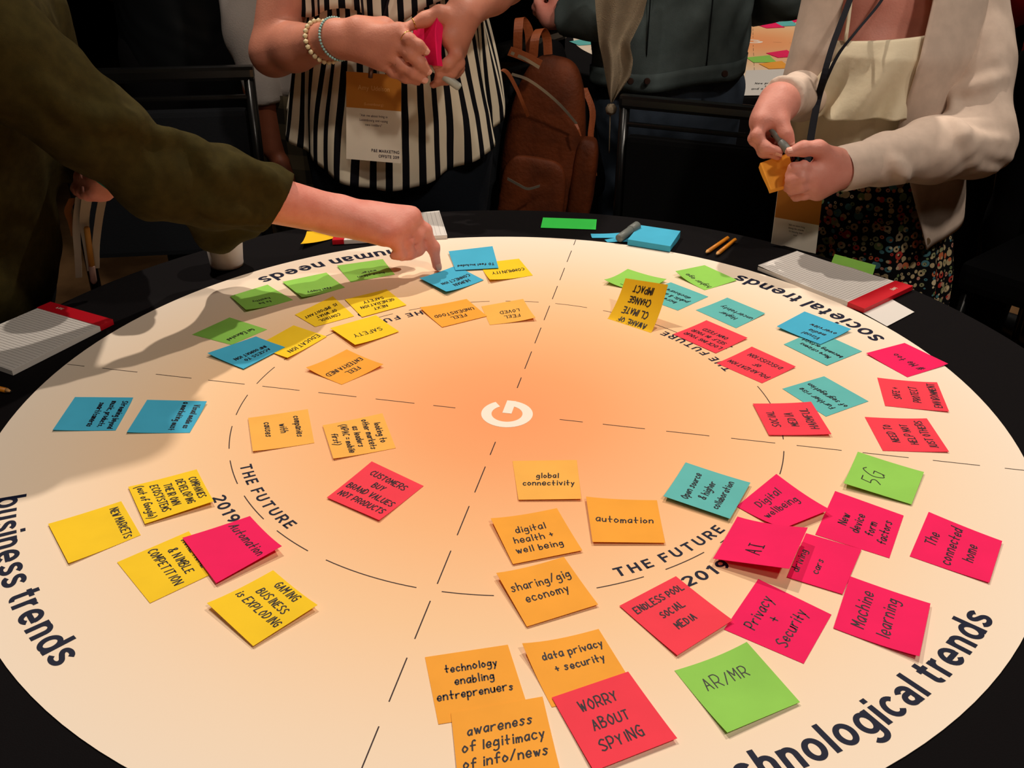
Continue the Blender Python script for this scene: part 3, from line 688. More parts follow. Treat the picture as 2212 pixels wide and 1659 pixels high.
def face_parts(par, c, fwd, hairm, long=True, r=.095):
    c = Vector(c); f = Vector(fwd).normalized(); u = Vector((0, 0, 1)); f = (f - u * f.z).normalized(); s = f.cross(u)
    for g in (-1, 1):
        bm = bmesh.new(); bmesh.ops.create_uvsphere(bm, u_segments=12, v_segments=8, radius=.0115, matrix=Matrix.Translation(c + f * .076 + s * g * .032 + u * .008)); e_ = bmobj('eye', bm, M_eye, par); bm = bmesh.new(); bmesh.ops.create_uvsphere(bm, u_segments=12, v_segments=8, radius=.0064, matrix=Matrix.Translation(c + f * .0832 + s * g * .0322 + u * .008)); bmobj('iris', bm, M_iris, e_)
        L_ = Sdf(); L_.cap(c + f * .08 + s * g * .022 + u * .0165, c + f * .079 + s * g * .043 + u * .0155, .006, .005, .004); sdf_mesh(L_, .003, 'eyelid', M_lid, par)
    H = Sdf(); H.ball(c + u * .03 - f * .022, r * 1.06, .03, .92, s)
    if long: H.cap(c - f * .05 + u * .0, c - f * .075 - u * .2, .085, .06, .04, .75, f)
    H.cap(c + f * .05 + u * .09, c - f * .05 + u * .1, .04, .05, .03)
    sub = Sdf(); sub.ball(c + f * .085 - u * .025, .088, .01); H.subs.append(sub)
    sdf_mesh(H, .009, 'hair', hairm, par)
def wrinkle(amp, freqs, seed=0):
    R = np.random.default_rng(seed); W = [(R.normal(size=3) * f, R.uniform(0, 6.28)) for f in freqs for _ in range(3)]
    def fn(p):
        q = p + .02 * np.sin(p[..., [1, 2, 0]] * 31 + seed)
        d = 0
        for wv, ph in W: d = d + np.sin(q @ wv.astype(np.float32) + ph)
        return (amp * d / len(W)).astype(np.float32)
    return (fn, amp)
M_eye = mat('eye white', (226, 216, 208), .3, .5); M_iris = mat('brown iris', (36, 22, 16), .2, .5); M_lid = mat('eyelid', (190, 122, 104), .6, .2)
M_gold = mat('gold', (230, 180, 90), .25, .5, metal=1)
M_nail = mat('fingernail', (226, 160, 140), .35, .5)
def skin(name, c, c2): return mat(name, c, .52, .35, col2=c2, vscale=28, bump=.12, bscale=320, sub=.12)
M_skin1 = skin('tan skin', (196, 126, 104), (208, 136, 112)); M_skin2 = skin('fair skin', (234, 158, 142), (222, 138, 122)); M_skin3 = skin('rosy skin', (208, 136, 120), (218, 148, 132))
M_skin4 = skin('brown skin', (150, 84, 58), (160, 92, 66))
M_hair1 = mat('dark brown hair', (44, 28, 20), .5, .4, bump=.5, bscale=150, stretch=(6, 6, 1)); M_hair2 = mat('light brown hair', (110, 78, 48), .5, .4, bump=.5, bscale=150, stretch=(6, 6, 1))
def legs(S, hip, foot_l, foot_r, r=.075, k=.05, knee_f=(0, 0, 0)):
    for ft in (foot_l, foot_r):
        ft = Vector(ft); h = Vector(hip); sd = (ft - h); sd.z = 0
        top = h + sd * .8; kn = top.lerp(ft, .5) + Vector(knee_f)
        S.chain([top, kn, ft + Vector((0, 0, .09))], [r, r * .7, r * .48], k)
def shoe(par, foot, fwd, m):
    S = Sdf(); f = Vector(fwd).normalized(); p = Vector(foot)
    S.cap(p + Vector((0, 0, .05)) - f * .03, p + f * .14 + Vector((0, 0, .03)), .045, .032, .03); S.cap(p + Vector((0, 0, .05)), p + Vector((0, 0, .1)), .04, .042, .02); S.cut((0, 0, .001), (0, 0, -1))
    return sdf_mesh(S, .008, 'shoe', m, par)
M_black = mat('black fabric', (16, 15, 17), .9, .15, bump=.3, bscale=500)
M_shoe = mat('black shoe', (12, 12, 12), .5, .3)
# ================================================================= cloth lofts
def interp(z, tab):
    zs = [t[0] for t in tab]; return [np.interp(z, zs, [t[i] for t in tab]) for i in range(1, len(tab[0]))]
def loft(name, par, m, tab, hem, top, t0=-PI, t1=PI, nu=160, nv=40, off=0.0, fold=None, th=.0022, uvs=None):
    """tab rows: z, cx, cy, a, b (ascending z); hem(t), top(t) heights; fold(t, f, z) radial ripple; t=-pi/2 faces the camera"""
    V = []; F = []; UV = []; closed = abs((t1 - t0) - 2 * PI) < 1e-6
    for side in (0, 1):
        for j in range(nv + 1):
            for i in range(nu + 1):
                t = t0 + (t1 - t0) * i / nu; f = j / nv; z = hem(t) * (1 - f) + top(t) * f
                cx, cy, a, b = interp(z, tab); r = off - side * th + (fold(t, 1 - f, z) if fold else 0)
                V.append((cx + (a + r) * math.cos(t), cy + (b + r) * math.sin(t), z)); UV.append(((t + PI) / (2 * PI), z))
    A = (nu + 1) * (nv + 1); g = lambda s, i, j: s * A + j * (nu + 1) + i
    for j in range(nv):
        for i in range(nu):
            F.append((g(0, i, j), g(0, i + 1, j), g(0, i + 1, j + 1), g(0, i, j + 1))); F.append((g(1, i, j), g(1, i, j + 1), g(1, i + 1, j + 1), g(1, i + 1, j)))
    for i in range(nu):
        F.append((g(0, i, 0), g(1, i, 0), g(1, i + 1, 0), g(0, i + 1, 0))); F.append((g(0, i, nv), g(0, i + 1, nv), g(1, i + 1, nv), g(1, i, nv)))
    if not closed:
        for j in range(nv):
            F.append((g(0, 0, j), g(0, 0, j + 1), g(1, 0, j + 1), g(1, 0, j))); F.append((g(0, nu, j), g(1, nu, j), g(1, nu, j + 1), g(0, nu, j + 1)))
    o = mesh(name, V, F, m, par)
    uv = o.data.uv_layers.new(name='UVMap'); li = np.zeros(len(o.data.loops), np.int32); o.data.loops.foreach_get('vertex_index', li)
    uv.data.foreach_set('uv', np.array(UV, np.float32)[li].ravel()); return o
def uvmat(name, build, rough=.85):
    m = bpy.data.materials.new(name); m.use_nodes = True; nt = m.node_tree; b = nt.nodes['Principled BSDF']; b.inputs['Roughness'].default_value = rough; b.inputs['Specular IOR Level'].default_value = .15
    tc = nd(nt, 'ShaderNodeTexCoord'); sx = nd(nt, 'ShaderNodeSeparateXYZ'); nt.links.new(tc.outputs['UV'], sx.inputs[0])
    build(nt, b, tc, sx); return m
def mth(nt, op, a, b=None, c=None):
    n = nd(nt, 'ShaderNodeMath', operation=op)
    for i, v in enumerate((a, b, c)):
        if v is None: continue
        if isinstance(v, (int, float)): n.inputs[i].default_value = v
        else: nt.links.new(v, n.inputs[i])
    return n.outputs[0]
def mixc(nt, f, a, b):
    n = nd(nt, 'ShaderNodeMix', data_type='RGBA'); 
    if isinstance(f, float): n.inputs[0].default_value = f
    else: nt.links.new(f, n.inputs[0])
    for i, v in ((6, a), (7, b)):
        if isinstance(v, tuple): n.inputs[i].default_value = v
        else: nt.links.new(v, n.inputs[i])
    return n.outputs[2]
def stripes(nt, b, tc, sx):
    wv = nd(nt, 'ShaderNodeTexNoise'); wv.inputs['Scale'].default_value = 5; nt.links.new(tc.outputs['UV'], wv.inputs[0])
    u = mth(nt, 'ADD', sx.outputs[0], mth(nt, 'MULTIPLY', wv.outputs[0], .006))
    f = mth(nt, 'FRACT', mth(nt, 'MULTIPLY', u, 44.)); s = mth(nt, 'LESS_THAN', f, .43)
    nt.links.new(mixc(nt, s, lin((226, 214, 190)), lin((14, 14, 20))), b.inputs['Base Color'])
M_stripe = uvmat('black and cream striped cotton', stripes)
def dots(nt, b, tc, sx):
    col = lin((10, 10, 14)); 
    cv = nd(nt, 'ShaderNodeCombineXYZ'); nt.links.new(mth(nt, 'MULTIPLY', sx.outputs[0], 1.05), cv.inputs[0]); nt.links.new(sx.outputs[1], cv.inputs[1])
    for i, (sc, rad) in enumerate(((50, .26), (64, .17))):
        v = nd(nt, 'ShaderNodeTexVoronoi'); v.voronoi_dimensions = '2D'; v.inputs['Scale'].default_value = sc; v.inputs['Randomness'].default_value = .6; nt.links.new(cv.outputs[0], v.inputs[0])
        sp = nd(nt, 'ShaderNodeSeparateColor'); nt.links.new(v.outputs['Color'], sp.inputs[0])
        r = nd(nt, 'ShaderNodeValToRGB'); r.color_ramp.interpolation = 'CONSTANT'; e = r.color_ramp.elements
        pal = [(0, (190, 170, 130)), (.3, (150, 150, 110)), (.42, (205, 110, 70)), (.55, (225, 205, 165)), (.68, (80, 130, 140)), (.76, (190, 60, 50)), (.84, (120, 140, 90)), (.92, (200, 140, 120))]
        e[0].color = lin(pal[0][1]); e[1].position = pal[1][0]; e[1].color = lin(pal[1][1])
        for p, c in pal[2:]: q = e.new(p); q.color = lin(c)
        nt.links.new(sp.outputs[0], r.inputs[0])
        rr = mth(nt, 'MULTIPLY', mth(nt, 'ADD', sp.outputs[1], .7), rad)
        k = mth(nt, 'LESS_THAN', v.outputs['Distance'], rr); k2 = mth(nt, 'LESS_THAN', v.outputs['Distance'], mth(nt, 'MULTIPLY', rr, .35)); k3 = mth(nt, 'MULTIPLY', k2, mth(nt, 'GREATER_THAN', sp.outputs[2], .5))
        k = mth(nt, 'SUBTRACT', k, k3)
        col = mixc(nt, k, col, r.outputs[0])
    nt.links.new(col, b.inputs['Base Color'])
M_dots = uvmat('black fabric with coloured dots', dots)
def plaid(nt, b, tc, sx):
    u = mth(nt, 'LESS_THAN', mth(nt, 'FRACT', mth(nt, 'MULTIPLY', sx.outputs[0], 14.)), .5); v = mth(nt, 'LESS_THAN', mth(nt, 'FRACT', mth(nt, 'MULTIPLY', sx.outputs[1], 14.)), .5)
    f = mth(nt, 'MULTIPLY', mth(nt, 'ADD', u, v), .5); nt.links.new(mixc(nt, f, lin((96, 86, 66)), lin((44, 40, 32))), b.inputs['Base Color'])
M_plaid = uvmat('brown checked cotton', plaid)
def bil(q):   # bilinear surface from four world points TL TR BR BL ; u right, v up
    q = [Vector(p) for p in q]; n = (q[1] - q[0]).cross(q[0] - q[3]).normalized()
    return lambda u, v, off: tuple((q[3] * (1 - u) + q[2] * u) * (1 - v) + (q[0] * (1 - u) + q[1] * u) * v + n * off)
def text_on(surf, s, cx, y, h, par, m, asp=1.0, off=.0006, bold=0.0, sx=.85, align='c', nm='lettering', gap=.08):
    V, F, W = text_layout(s, bold, sx, gap, .3); k = h / CAPH
    x0 = cx - W * k * asp / 2 if align == 'c' else cx - W * k * asp
    return mesh(nm, [surf(x0 + x * k * asp, y + yy * k, off) for x, yy in V], F, m, par, False)
M_card = mat('white card', (226, 214, 196), .6, .2); M_ochre = mat('ochre print', (190, 122, 44), .6, .2); M_cream = mat('cream print', (228, 176, 110), .6, .2); M_grey = mat('grey print', (50, 40, 60), .6, .2)
def badge(q, label, name, sub, lines, foot, split=.6):
    c = sum((Vector(p) for p in q), Vector()) / 4
    t = thing('name_badge', c, label, 'name badge'); f = bil(q)
    V, F = sheet_mesh(f, 2, .0008); mesh('card', V, F, M_card, t, False)
    V, F = sheet_mesh(lambda u, v, o: f(u, split + (1 - split) * v, .0004 + o), 1, .0002); mesh('header_band', V, F, M_ochre, t, False)
    asp = (Vector(q[3]) - Vector(q[0])).length / (Vector(q[1]) - Vector(q[0])).length
    if name: text_on(f, name, .5, .81, .052, t, M_cream, asp)
    if sub: text_on(f, sub, .5, .64, .03, t, M_cream, asp)
    for i, l in enumerate(lines): text_on(f, l, .5, split - .09 - i * .052, .026, t, M_grey, asp)
    for i, l in enumerate(foot): text_on(f, l, .97, .11 - i * .06, .033, t, M_grey, asp, bold=.01, align='r')
    return t
A = at
# ================================================================= person in the striped top
pS = thing('person', (-.24, 2.08, 0), 'person in a sleeveless black and cream striped top holding a magenta note pad', 'person')
B = Sdf()
B.cap((-.245, 2.09, .86), (-.245, 2.09, .98), .15, .125, .05, .72, (0, 1, 0)); B.cap((-.245, 2.09, .98), (-.24, 2.08, 1.2), .125, .14, .05, .7, (0, 1, 0))
B.cap((-.36, 2.08, 1.28), (-.12, 2.08, 1.28), .055, .055, .05); B.cap((-.24, 2.08, 1.27), (-.24, 2.07, 1.42), .055, .05, .03)
hS = Vector((-.24, 2.05, 1.52)); head(B, hS, (.15, -1, 0))
elA, wrA = A(592, 112, 2.0), A(728, 84, 1.87)
B.chain([(-.405, 2.08, 1.28), elA], [.052, .044], .03); B.chain([elA, elA.lerp(wrA, .35), wrA], [.043, .0415, .0305], .02)
kA = [A(862, 66, 1.835), A(852, 94, 1.83), A(838, 116, 1.832), A(818, 134, 1.84)]
fA = [[A(884, 86, 1.815), A(903, 99, 1.812), A(919, 110, 1.815)], [A(888, 118, 1.812), A(908, 138, 1.812), A(924, 153, 1.815)],
      [A(868, 142, 1.82), A(893, 158, 1.815), A(916, 172, 1.818)], [A(850, 156, 1.832), A(876, 168, 1.828), A(902, 177, 1.826)]]
fingers_hand(B, wrA, kA, fA, [A(775, 62, 1.86), A(830, 56, 1.875), A(868, 74, 1.88), A(890, 92, 1.88)], r=.0104, palm_r=.0175)
B.cap(wrA, A(790, 84, 1.855), .03, .026, .02, .7, (0, 1, 0))
elB, wrB = A(1090, -45, 2.03), A(1000, 30, 1.885)
B.chain([(-.085, 2.08, 1.28), elB], [.052, .044], .03); B.chain([elB, elB.lerp(wrB, .35), wrB], [.043, .040, .029], .02)
kB = [A(972, 80, 1.85), A(982, 92, 1.862), A(988, 104, 1.875), A(988, 116, 1.89)]
fB = [[A(985, 118, 1.845), A(968, 138, 1.84), A(944, 145, 1.84)], [A(990, 136, 1.855), A(975, 155, 1.85), A(948, 160, 1.845)],
      [A(990, 148, 1.87), A(972, 166, 1.86), A(945, 173, 1.85)], [A(986, 156, 1.885), A(965, 172, 1.875), A(935, 183, 1.86)]]
fingers_hand(B, wrB, kB, fB, [A(985, 40, 1.87), A(950, 30, 1.855), A(918, 42, 1.85), A(890, 54, 1.845)], r=.0102, palm_r=.0165)
B.cap(wrB, A(984, 70, 1.87), .028, .022, .02)
legs(B, (-.24, 2.09, .85), (-.34, 2.1, 0), (-.14, 2.1, 0))
sdf_mesh(B, .0042, 'body', M_skin1, pS)
face_parts(pS, hS, (.15, -1, 0), M_hair1)
for f, kk in ((fA[0], 0), (fA[1], 0), (fA[2], 0)): nail(pS, f[2], f[1], Vector((-.15, -1, .45)))
nail(pS, fB[0][2], fB[0][1], Vector((0, -.7, .7)))
J = Sdf(); J.cap((-.245, 2.09, .80), (-.245, 2.09, .9), .178, .14, .05, .72, (0, 1, 0))
legs(J, (-.24, 2.09, .82), (-.345, 2.1, 0), (-.135, 2.1, 0), .105); J.cut((0, 0, .07), (0, 0, -1)); J.fold = wrinkle(.0025, (30, 60), 3)
sdf_mesh(J, .009, 'jeans', mat('dark navy denim', (20, 26, 34), .85, .2, bump=.3, bscale=600), pS)
for s in (-.345, -.135): shoe(pS, (s, 2.1, 0), (0, -1, 0), M_shoe)
tabS = [(.70, -.255, 2.085, .245, .15), (.80, -.25, 2.085, .236, .145), (.89, -.246, 2.085, .222, .136), (1.0, -.243, 2.08, .196, .128), (1.08, -.24, 2.08, .178, .122), (1.2, -.24, 2.08, .175, .122), (1.3, -.24, 2.08, .13, .085), (1.38, -.24, 2.08, .07, .06)]
def hemS(t): s = max(0, -math.sin(t)); return .872 - .115 * s ** 1.3 + .006 * math.sin(5 * t) - (.06 * max(0, math.sin(t)))
def foldS(t, f, z): return f * (.009 * math.sin(9 * t + 1.2 * math.sin(z * 9)) + .005 * math.sin(17 * t + 3 + z * 8)) + .006 * math.sin(5 * t + z * 14) * f
loft('striped_top', pS, M_stripe, tabS, hemS, lambda t: 1.37, fold=foldS, nu=260, nv=60)
loft('flounce', pS, M_stripe, tabS, lambda t: 1.085 + .012 * math.sin(6 * t + 1) + .03 * max(0, math.cos(t)), lambda t: 1.36, fold=lambda t, f, z: f * (.012 + .008 * math.sin(11 * t)), nu=200, nv=20, off=.006)
# jewellery
M_pearl = mat('cream beads', (232, 214, 170), .35, .5); M_aqua = mat('pale blue cord', (150, 190, 185), .6, .3)
axA = (wrA - elA).normalized()
def bracelet(nm, c, r, m, bead, par, ax, n=24):
    a = ax.orthogonal().normalized(); b = ax.cross(a); bm = bmesh.new()
    for i in range(n):
        th = 2 * PI * i / n; p = c + (a * math.cos(th) + b * math.sin(th)) * r
        bmesh.ops.create_icosphere(bm, subdivisions=1, radius=bead, matrix=Matrix.Translation(p))
    return bmobj(nm, bm, m, par, True, 'stuff')
bracelet('bead_bracelet', elA.lerp(wrA, .80), .0385, M_pearl, .0052, pS, (axA + Vector((0, 0, .25))).normalized())
bracelet('cord_bracelet', elA.lerp(wrA, 1.0), .0375, M_aqua, .0028, pS, (axA + Vector((0, 0, .1))).normalized(), 44)
ringband(pS, Vector(kA[0]).lerp(fA[0][0], .75), Vector(fA[0][0]) - kA[0], .0118, M_gold)
ringband(pS, Vector(kA[2]).lerp(fA[2][0], .8), Vector(fA[2][0]) - kA[2], .0108, M_gold)
ringband(pS, A(895, 52, 1.846), A(890, 54, 1.845) - A(918, 42, 1.85), .0112, M_gold)
# badge and lanyard
badge([A(748, 154, 1.925), A(867, 163, 1.92), A(866, 353, 1.905), A(748, 343, 1.91)], 'name badge with ochre header hanging over the striped top', 'Amy Udelson', '(Luxembourg)', ['"Ask me about living in', 'Luxembourg and raising', 'two toddlers"'], ['P&E MARKETING', 'OFFSITE 2019'])
ly = thing('lanyard', A(805, 150, 1.91), 'dark lanyard cord holding the badge on the striped top', 'lanyard')
M_cord = mat('lanyard cord', (30, 24, 30), .8, .2)
for sg in (-1, 1): tube('cord', catmull([A(805, 148, 1.912), A(803 + sg * 12, 90, 1.925), (-.25 + sg * .03, 1.93, 1.15), (-.24 + sg * .055, 1.985, 1.32), (-.24 + sg * .05, 2.06, 1.385)], 6), .0022, M_cord, ly, n=6)
tube('clip', [A(802, 140, 1.908), A(800, 168, 1.908)], .0045, mat('dull metal clip', (120, 90, 80), .4, .5, metal=.6), ly, n=8)
# pad in the hands
def pad_block(name, label, q, thv, m, curve=.0, cat='sticky note pad', sheets=0):
    """q TL TR BR BL world, thv thickness vector"""
    t = thing(name, sum((Vector(p) for p in q), Vector()) / 4, label, cat); f = bil(q); thv = Vector(thv); V = []; F = []; n = 8; K = 4
    for k in range(K + 1):
        for j in range(n + 1):
            for i in range(n + 1):
                u, v = i / n, j / n; p = Vector(f(u, v, 0)) + thv * (k / K) * (1 + .15 * math.sin(5 * v + k)); p += thv.normalized() * curve * math.sin(PI * v) * -1
                V.append(p)
    W = n + 1; g = lambda k, i, j: k * W * W + j * W + i
    for j in range(n):
        for i in range(n): F += [(g(0, i, j), g(0, i + 1, j), g(0, i + 1, j + 1), g(0, i, j + 1)), (g(K, i, j), g(K, i, j + 1), g(K, i + 1, j + 1), g(K, i + 1, j))]
    for k in range(K):
        for i in range(n):
            F += [(g(k, i, 0), g(k + 1, i, 0), g(k + 1, i + 1, 0), g(k, i + 1, 0)), (g(k, i, n), g(k, i + 1, n), g(k + 1, i + 1, n), g(k + 1, i, n)),
                  (g(k, 0, i), g(k, 0, i + 1), g(k + 1, 0, i + 1), g(k + 1, 0, i)), (g(k, n, i), g(k + 1, n, i), g(k + 1, n, i + 1), g(k, n, i + 1))]
    o = mesh('sheets', V, F, m, t, False); return t
rtop = A(944, 38, 1.838); rbot = A(945, 142, 1.818)
pad_block('note_pad', 'magenta sticky note pad held in both hands by the striped top', [A(893, 62, 1.885), rtop, rbot, A(903, 138, 1.87)], A(959, 92, 1.842) - A(946, 90, 1.828), NC['pink'], .005)
def marker(a, b, r, label, body, capm=None, frac=.62):
    a, b = Vector(a), Vector(b); t = thing('marker', (a + b) / 2, label, 'marker'); d = b - a
    tube('barrel', [a, a + d * .03, a + d * frac], [r * .7, r, r], body, t, n=14); tube('cap', [a + d * frac, a + d * (frac + .01), a + d * .96, b], [r * 1.02, r * 1.12, r * 1.08, r * .7], capm or body, t, n=14); return t
M_mark = mat('pale grey marker plastic', (176, 178, 168), .4, .4); M_mark2 = mat('mid grey marker plastic', (112, 116, 112), .45, .4)
marker(A(900, 120, 1.85), A(994, 190, 1.845), .0068, 'pale grey marker poking out under the hand by the magenta pad', M_mark)

# ================================================================= person reaching in from the left
M_olive = mat('dark olive sweater', (58, 50, 22), .95, .1, var=.15, vscale=60, bump=.22, bscale=900)
pL = thing('person', (-.98, 1.45, 0), 'person in a dark olive sweater leaning in from the left and pointing', 'person')
B = Sdf()
wL = A(722, 464, 1.49); eL = Vector((-.50, 1.33, .982)); shL = Vector((-.660, 1.225, 1.20))
B.cap((-.89, 1.47, .84), (-.83, 1.46, 1.02), .15, .13, .05, .72, (1, 0, 0)); B.cap((-.83, 1.46, 1.02), (-.79, 1.43, 1.13), .13, .125, .05, .75, (1, 0, 0))
B.cap((-.69, 1.26, 1.17), (-.76, 1.58, 1.15), .055, .055, .05); B.cap((-.75, 1.42, 1.19), (-.70, 1.41, 1.32), .055, .05, .03)
hL = Vector((-.66, 1.41, 1.41)); head(B, hL, (1, .1, 0))
B.chain([shL, eL], [.055, .045], .03); B.chain([eL, eL.lerp(wL, .5), wL], [.043, .037, .031], .02)
kL = [A(888, 468, 1.525), A(872, 484, 1.508), A(852, 498, 1.492), A(830, 508, 1.478)]
fL = [[A(918, 497, 1.530), A(936, 535, 1.533), A(944, 575, 1.529)], [A(899, 508, 1.515), A(903, 538, 1.52), A(889, 551, 1.512)],
      [A(878, 522, 1.497), A(884, 547, 1.502), A(868, 555, 1.495)], [A(856, 526, 1.482), A(863, 548, 1.486), A(850, 553, 1.482)]]
fingers_hand(B, wL, kL, fL, [A(775, 468, 1.53), A(818, 490, 1.55), A(850, 515, 1.555), A(872, 532, 1.55)], r=.0098, palm_r=.020)
B.cap(wL, A(800, 478, 1.503), .029, .026, .02, .8, (0, .3, 1))
HY = 1.42
lw = A(234, 365, HY + .02); le = Vector((-.75, 1.67, .93))
B.chain([(-.77, 1.60, 1.15), le], [.05, .043], .03); B.chain([le, lw], [.041, .028], .02)
k2 = [A(214, 391, HY - .02), A(202, 387, HY - .005), A(192, 385, HY + .01), A(182, 385, HY + .025)]
f2 = [[A(204, 413, HY - .025), A(190, 419, HY - .02), A(182, 409, HY - .01)], [A(194, 411, HY - .01), A(180, 415, HY - .005), A(174, 405, HY + .005)], [A(182, 409, HY + .005), A(172, 412, HY + .01), A(168, 401, HY + .015)], [A(174, 407, HY + .02), A(166, 408, HY + .025), A(164, 399, HY + .03)]]
fingers_hand(B, lw, k2, f2, [A(234, 387, HY), A(234, 403, HY - .01), A(224, 415, HY - .015), A(214, 420, HY - .015)], r=.009, palm_r=.016)
legs(B, (-.88, 1.47, .82), (-.95, 1.36, 0), (-.95, 1.58, 0))
sdf_mesh(B, .004, 'body', M_skin2, pL)
face_parts(pL, hL, (1, .1, 0), M_hair1, False)
nail(pL, fL[0][2], fL[0][1], Vector((.5, -.6, .4)))
S = Sdf()
S.cap((-.88, 1.47, .82), (-.83, 1.46, 1.02), .185, .165, .06, .8, (1, 0, 0)); S.cap((-.83, 1.46, 1.02), (-.79, 1.43, 1.12), .165, .15, .05, .8, (1, 0, 0))
S.cap((-.69, 1.26, 1.175), (-.77, 1.58, 1.14), .085, .08, .05)
cf = eL.lerp(wL, .68)
S.chain([shL, eL.lerp(shL, .3), eL], [.080, .056, .055], .03); S.chain([eL + Vector((.01, 0, -.012)), eL.lerp(cf, .5), cf.lerp(eL, .12), cf.lerp(wL, .1)], [.060, .054, .047, .045], .018)
S.cap(Vector((-.47, 1.38, .955)), A(468, 502, 1.46), .035, .028, .05); S.cap(A(468, 502, 1.46), A(545, 480, 1.455), .026, .02, .03)
S.chain([(-.77, 1.60, 1.15), le, lw.lerp(le, .3)], [.075, .062, .044], .04)
nv = (A(580, 492, 1.43) - A(640, 400, 1.48)).cross(ray(612, 448)).normalized(); nv = nv if nv.x > 0 else -nv; S.cut(cf, nv * .75 + (wL - eL).normalized() * .25); ridges(S, [[(60, 170), (170, 248), (260, 262), (335, 256), (385, 236)], [(300, 285), (370, 300), (450, 335), (520, 385)], [(330, 225), (360, 235), (392, 262)], [(400, 300), (440, 352), (500, 420)], [(250, 90), (300, 160), (345, 205)], [(430, 440), (500, 462), (570, 470)], [(470, 330), (540, 372), (600, 400)]], .008, .02); S.fold = wrinkle(.007, (22, 40, 75), 11)
sdf_mesh(S, .006, 'sweater', M_olive, pL)
Tn = Sdf(); Tn.cap((-.89, 1.47, .76), (-.88, 1.47, .86), .175, .165, .05, .8, (1, 0, 0)); legs(Tn, (-.89, 1.47, .8), (-.95, 1.36, 0), (-.95, 1.58, 0), .115); Tn.cut((0, 0, .06), (0, 0, -1))
sdf_mesh(Tn, .01, 'trousers', M_black, pL)
for y in (1.36, 1.58): shoe(pL, (-.95, y, 0), (1, 0, 0), M_shoe)
M_teal2 = mat('teal wristband', (20, 130, 110), .5, .4)
bc_ = A(226, 380, HY - .01); V, F = tubevf([bc_ + Vector((.55, .35, .6)).normalized() * s for s in (-.011, .011)], .033, 20); mesh('wristband', V, F, M_teal2, pL)
# papers and pens hanging from that hand
hb = thing('lanyard', A(190, 500, HY), 'pale lanyard ribbons and pens dangling from the leaning person at the left', 'lanyard')
M_rib = mat('pale ribbon', (170, 158, 140), .8, .2); M_rib2 = mat('brown leather strip', (120, 74, 34), .8, .2)
def ribbon(nm, pts, wd, m, par, ax=(1, .3, 0)):
    pts = [Vector(p) for p in catmull(pts, 6)]; V = []; F = []; s = Vector(ax).normalized()
    for i, p in enumerate(pts):
        w_ = wd[0] + (wd[1] - wd[0]) * i / (len(pts) - 1)
        for o in ((-1, 0), (1, 0), (1, 1), (-1, 1)): V.append(p + s * o[0] * w_ / 2 + Vector((0, .0012, 0)) * o[1])
    for i in range(len(pts) - 1):
        for k in range(4): F.append((i * 4 + k, i * 4 + (k + 1) % 4, i * 4 + 4 + (k + 1) % 4, i * 4 + 4 + k))
    F += [(3, 2, 1, 0), tuple(len(V) - 4 + k for k in range(4))]; return mesh(nm, V, F, m, par, False)
ribbon('ribbon', [A(172, 425, HY), A(165, 490, HY), A(168, 550, HY), A(170, 600, HY)], (.012, .009), M_rib, hb)
ribbon('ribbon', [A(188, 425, HY - .01), A(182, 480, HY), A(190, 540, HY), A(196, 585, HY)], (.015, .010), M_rib, hb)
ribbon('ribbon', [A(224, 418, HY), A(214, 470, HY), A(207, 530, HY), A(207, 580, HY)], (.012, .010), M_rib, hb)
ribbon('strap', [A(158, 428, HY), A(146, 455, HY), A(152, 480, HY), A(158, 510, HY)], (.012, .005), M_rib2, hb)
marker(A(187, 490, HY - .008), A(203, 612, HY - .004), .0045, 'slim pen with a red band hanging among the pale ribbons', mat('pencil yellow', (170, 120, 50), .5, .3), mat('silver red pen end', (150, 120, 112), .35, .5), .68)

# ================================================================= person in the cardigan at the right
pR = thing('person', (.70, 1.93, 0), 'person in a cream cardigan and dotted skirt holding an orange note pad', 'person')
M_card2 = mat('cream knit cardigan', (212, 190, 174), .9, .15, var=.05, vscale=50, bump=.18, bscale=1600); M_blouse = mat('ivory chiffon blouse', (234, 220, 190), .75, .2, bump=.25, bscale=60)
B = Sdf()
B.cap((.71, 1.95, .80), (.692, 1.93, .93), .14, .115, .03, .75, (0, 1, 0)); B.cap((.692, 1.93, .93), (.69, 1.91, 1.10), .115, .118, .03, .75, (0, 1, 0))
B.cap((.66, 2.0, 1.16), (.80, 1.93, 1.17), .055, .055, .03); B.cap((.70, 1.93, 1.17), (.66, 1.88, 1.30), .055, .05, .03); B.ball((.64, 1.86, 1.03), .055, .04); B.ball((.74, 1.86, 1.03), .055, .04)
hR = Vector((.65, 1.84, 1.39)); head(B, hR, (-.35, -1, 0))
eR = A(2108, 304, 1.755); wR = A(1806, 366, 1.60); shR = Vector((.83, 1.93, 1.16))
B.chain([shR, eR], [.055, .045], .03); B.chain([eR, eR.lerp(wR, .4), wR], [.043, .041, .029], .02)
k = [A(1764, 368, 1.575), A(1758, 384, 1.57), A(1758, 401, 1.573), A(1766, 416, 1.583)]
f = [[A(1736, 361, 1.565), A(1715, 364, 1.565), A(1703, 378, 1.572)], [A(1730, 384, 1.556), A(1710, 389, 1.56), A(1702, 402, 1.575)],
     [A(1730, 404, 1.56), A(1711, 409, 1.568), A(1700, 408, 1.59)], [A(1738, 421, 1.573), A(1720, 424, 1.583), A(1708, 418, 1.6)]]
fingers_hand(B, wR, k, f, [A(1796, 342, 1.585), A(1768, 320, 1.575), A(1735, 320, 1.57), A(1706, 328, 1.567)], r=.0084, palm_r=.0155)
B.cap(wR, A(1786, 378, 1.588), .029, .025, .02, .8, (0, 1, 0))
fr = f; eR2 = A(1778, 205, 2.03); wR2 = A(1683, 222, 1.675)
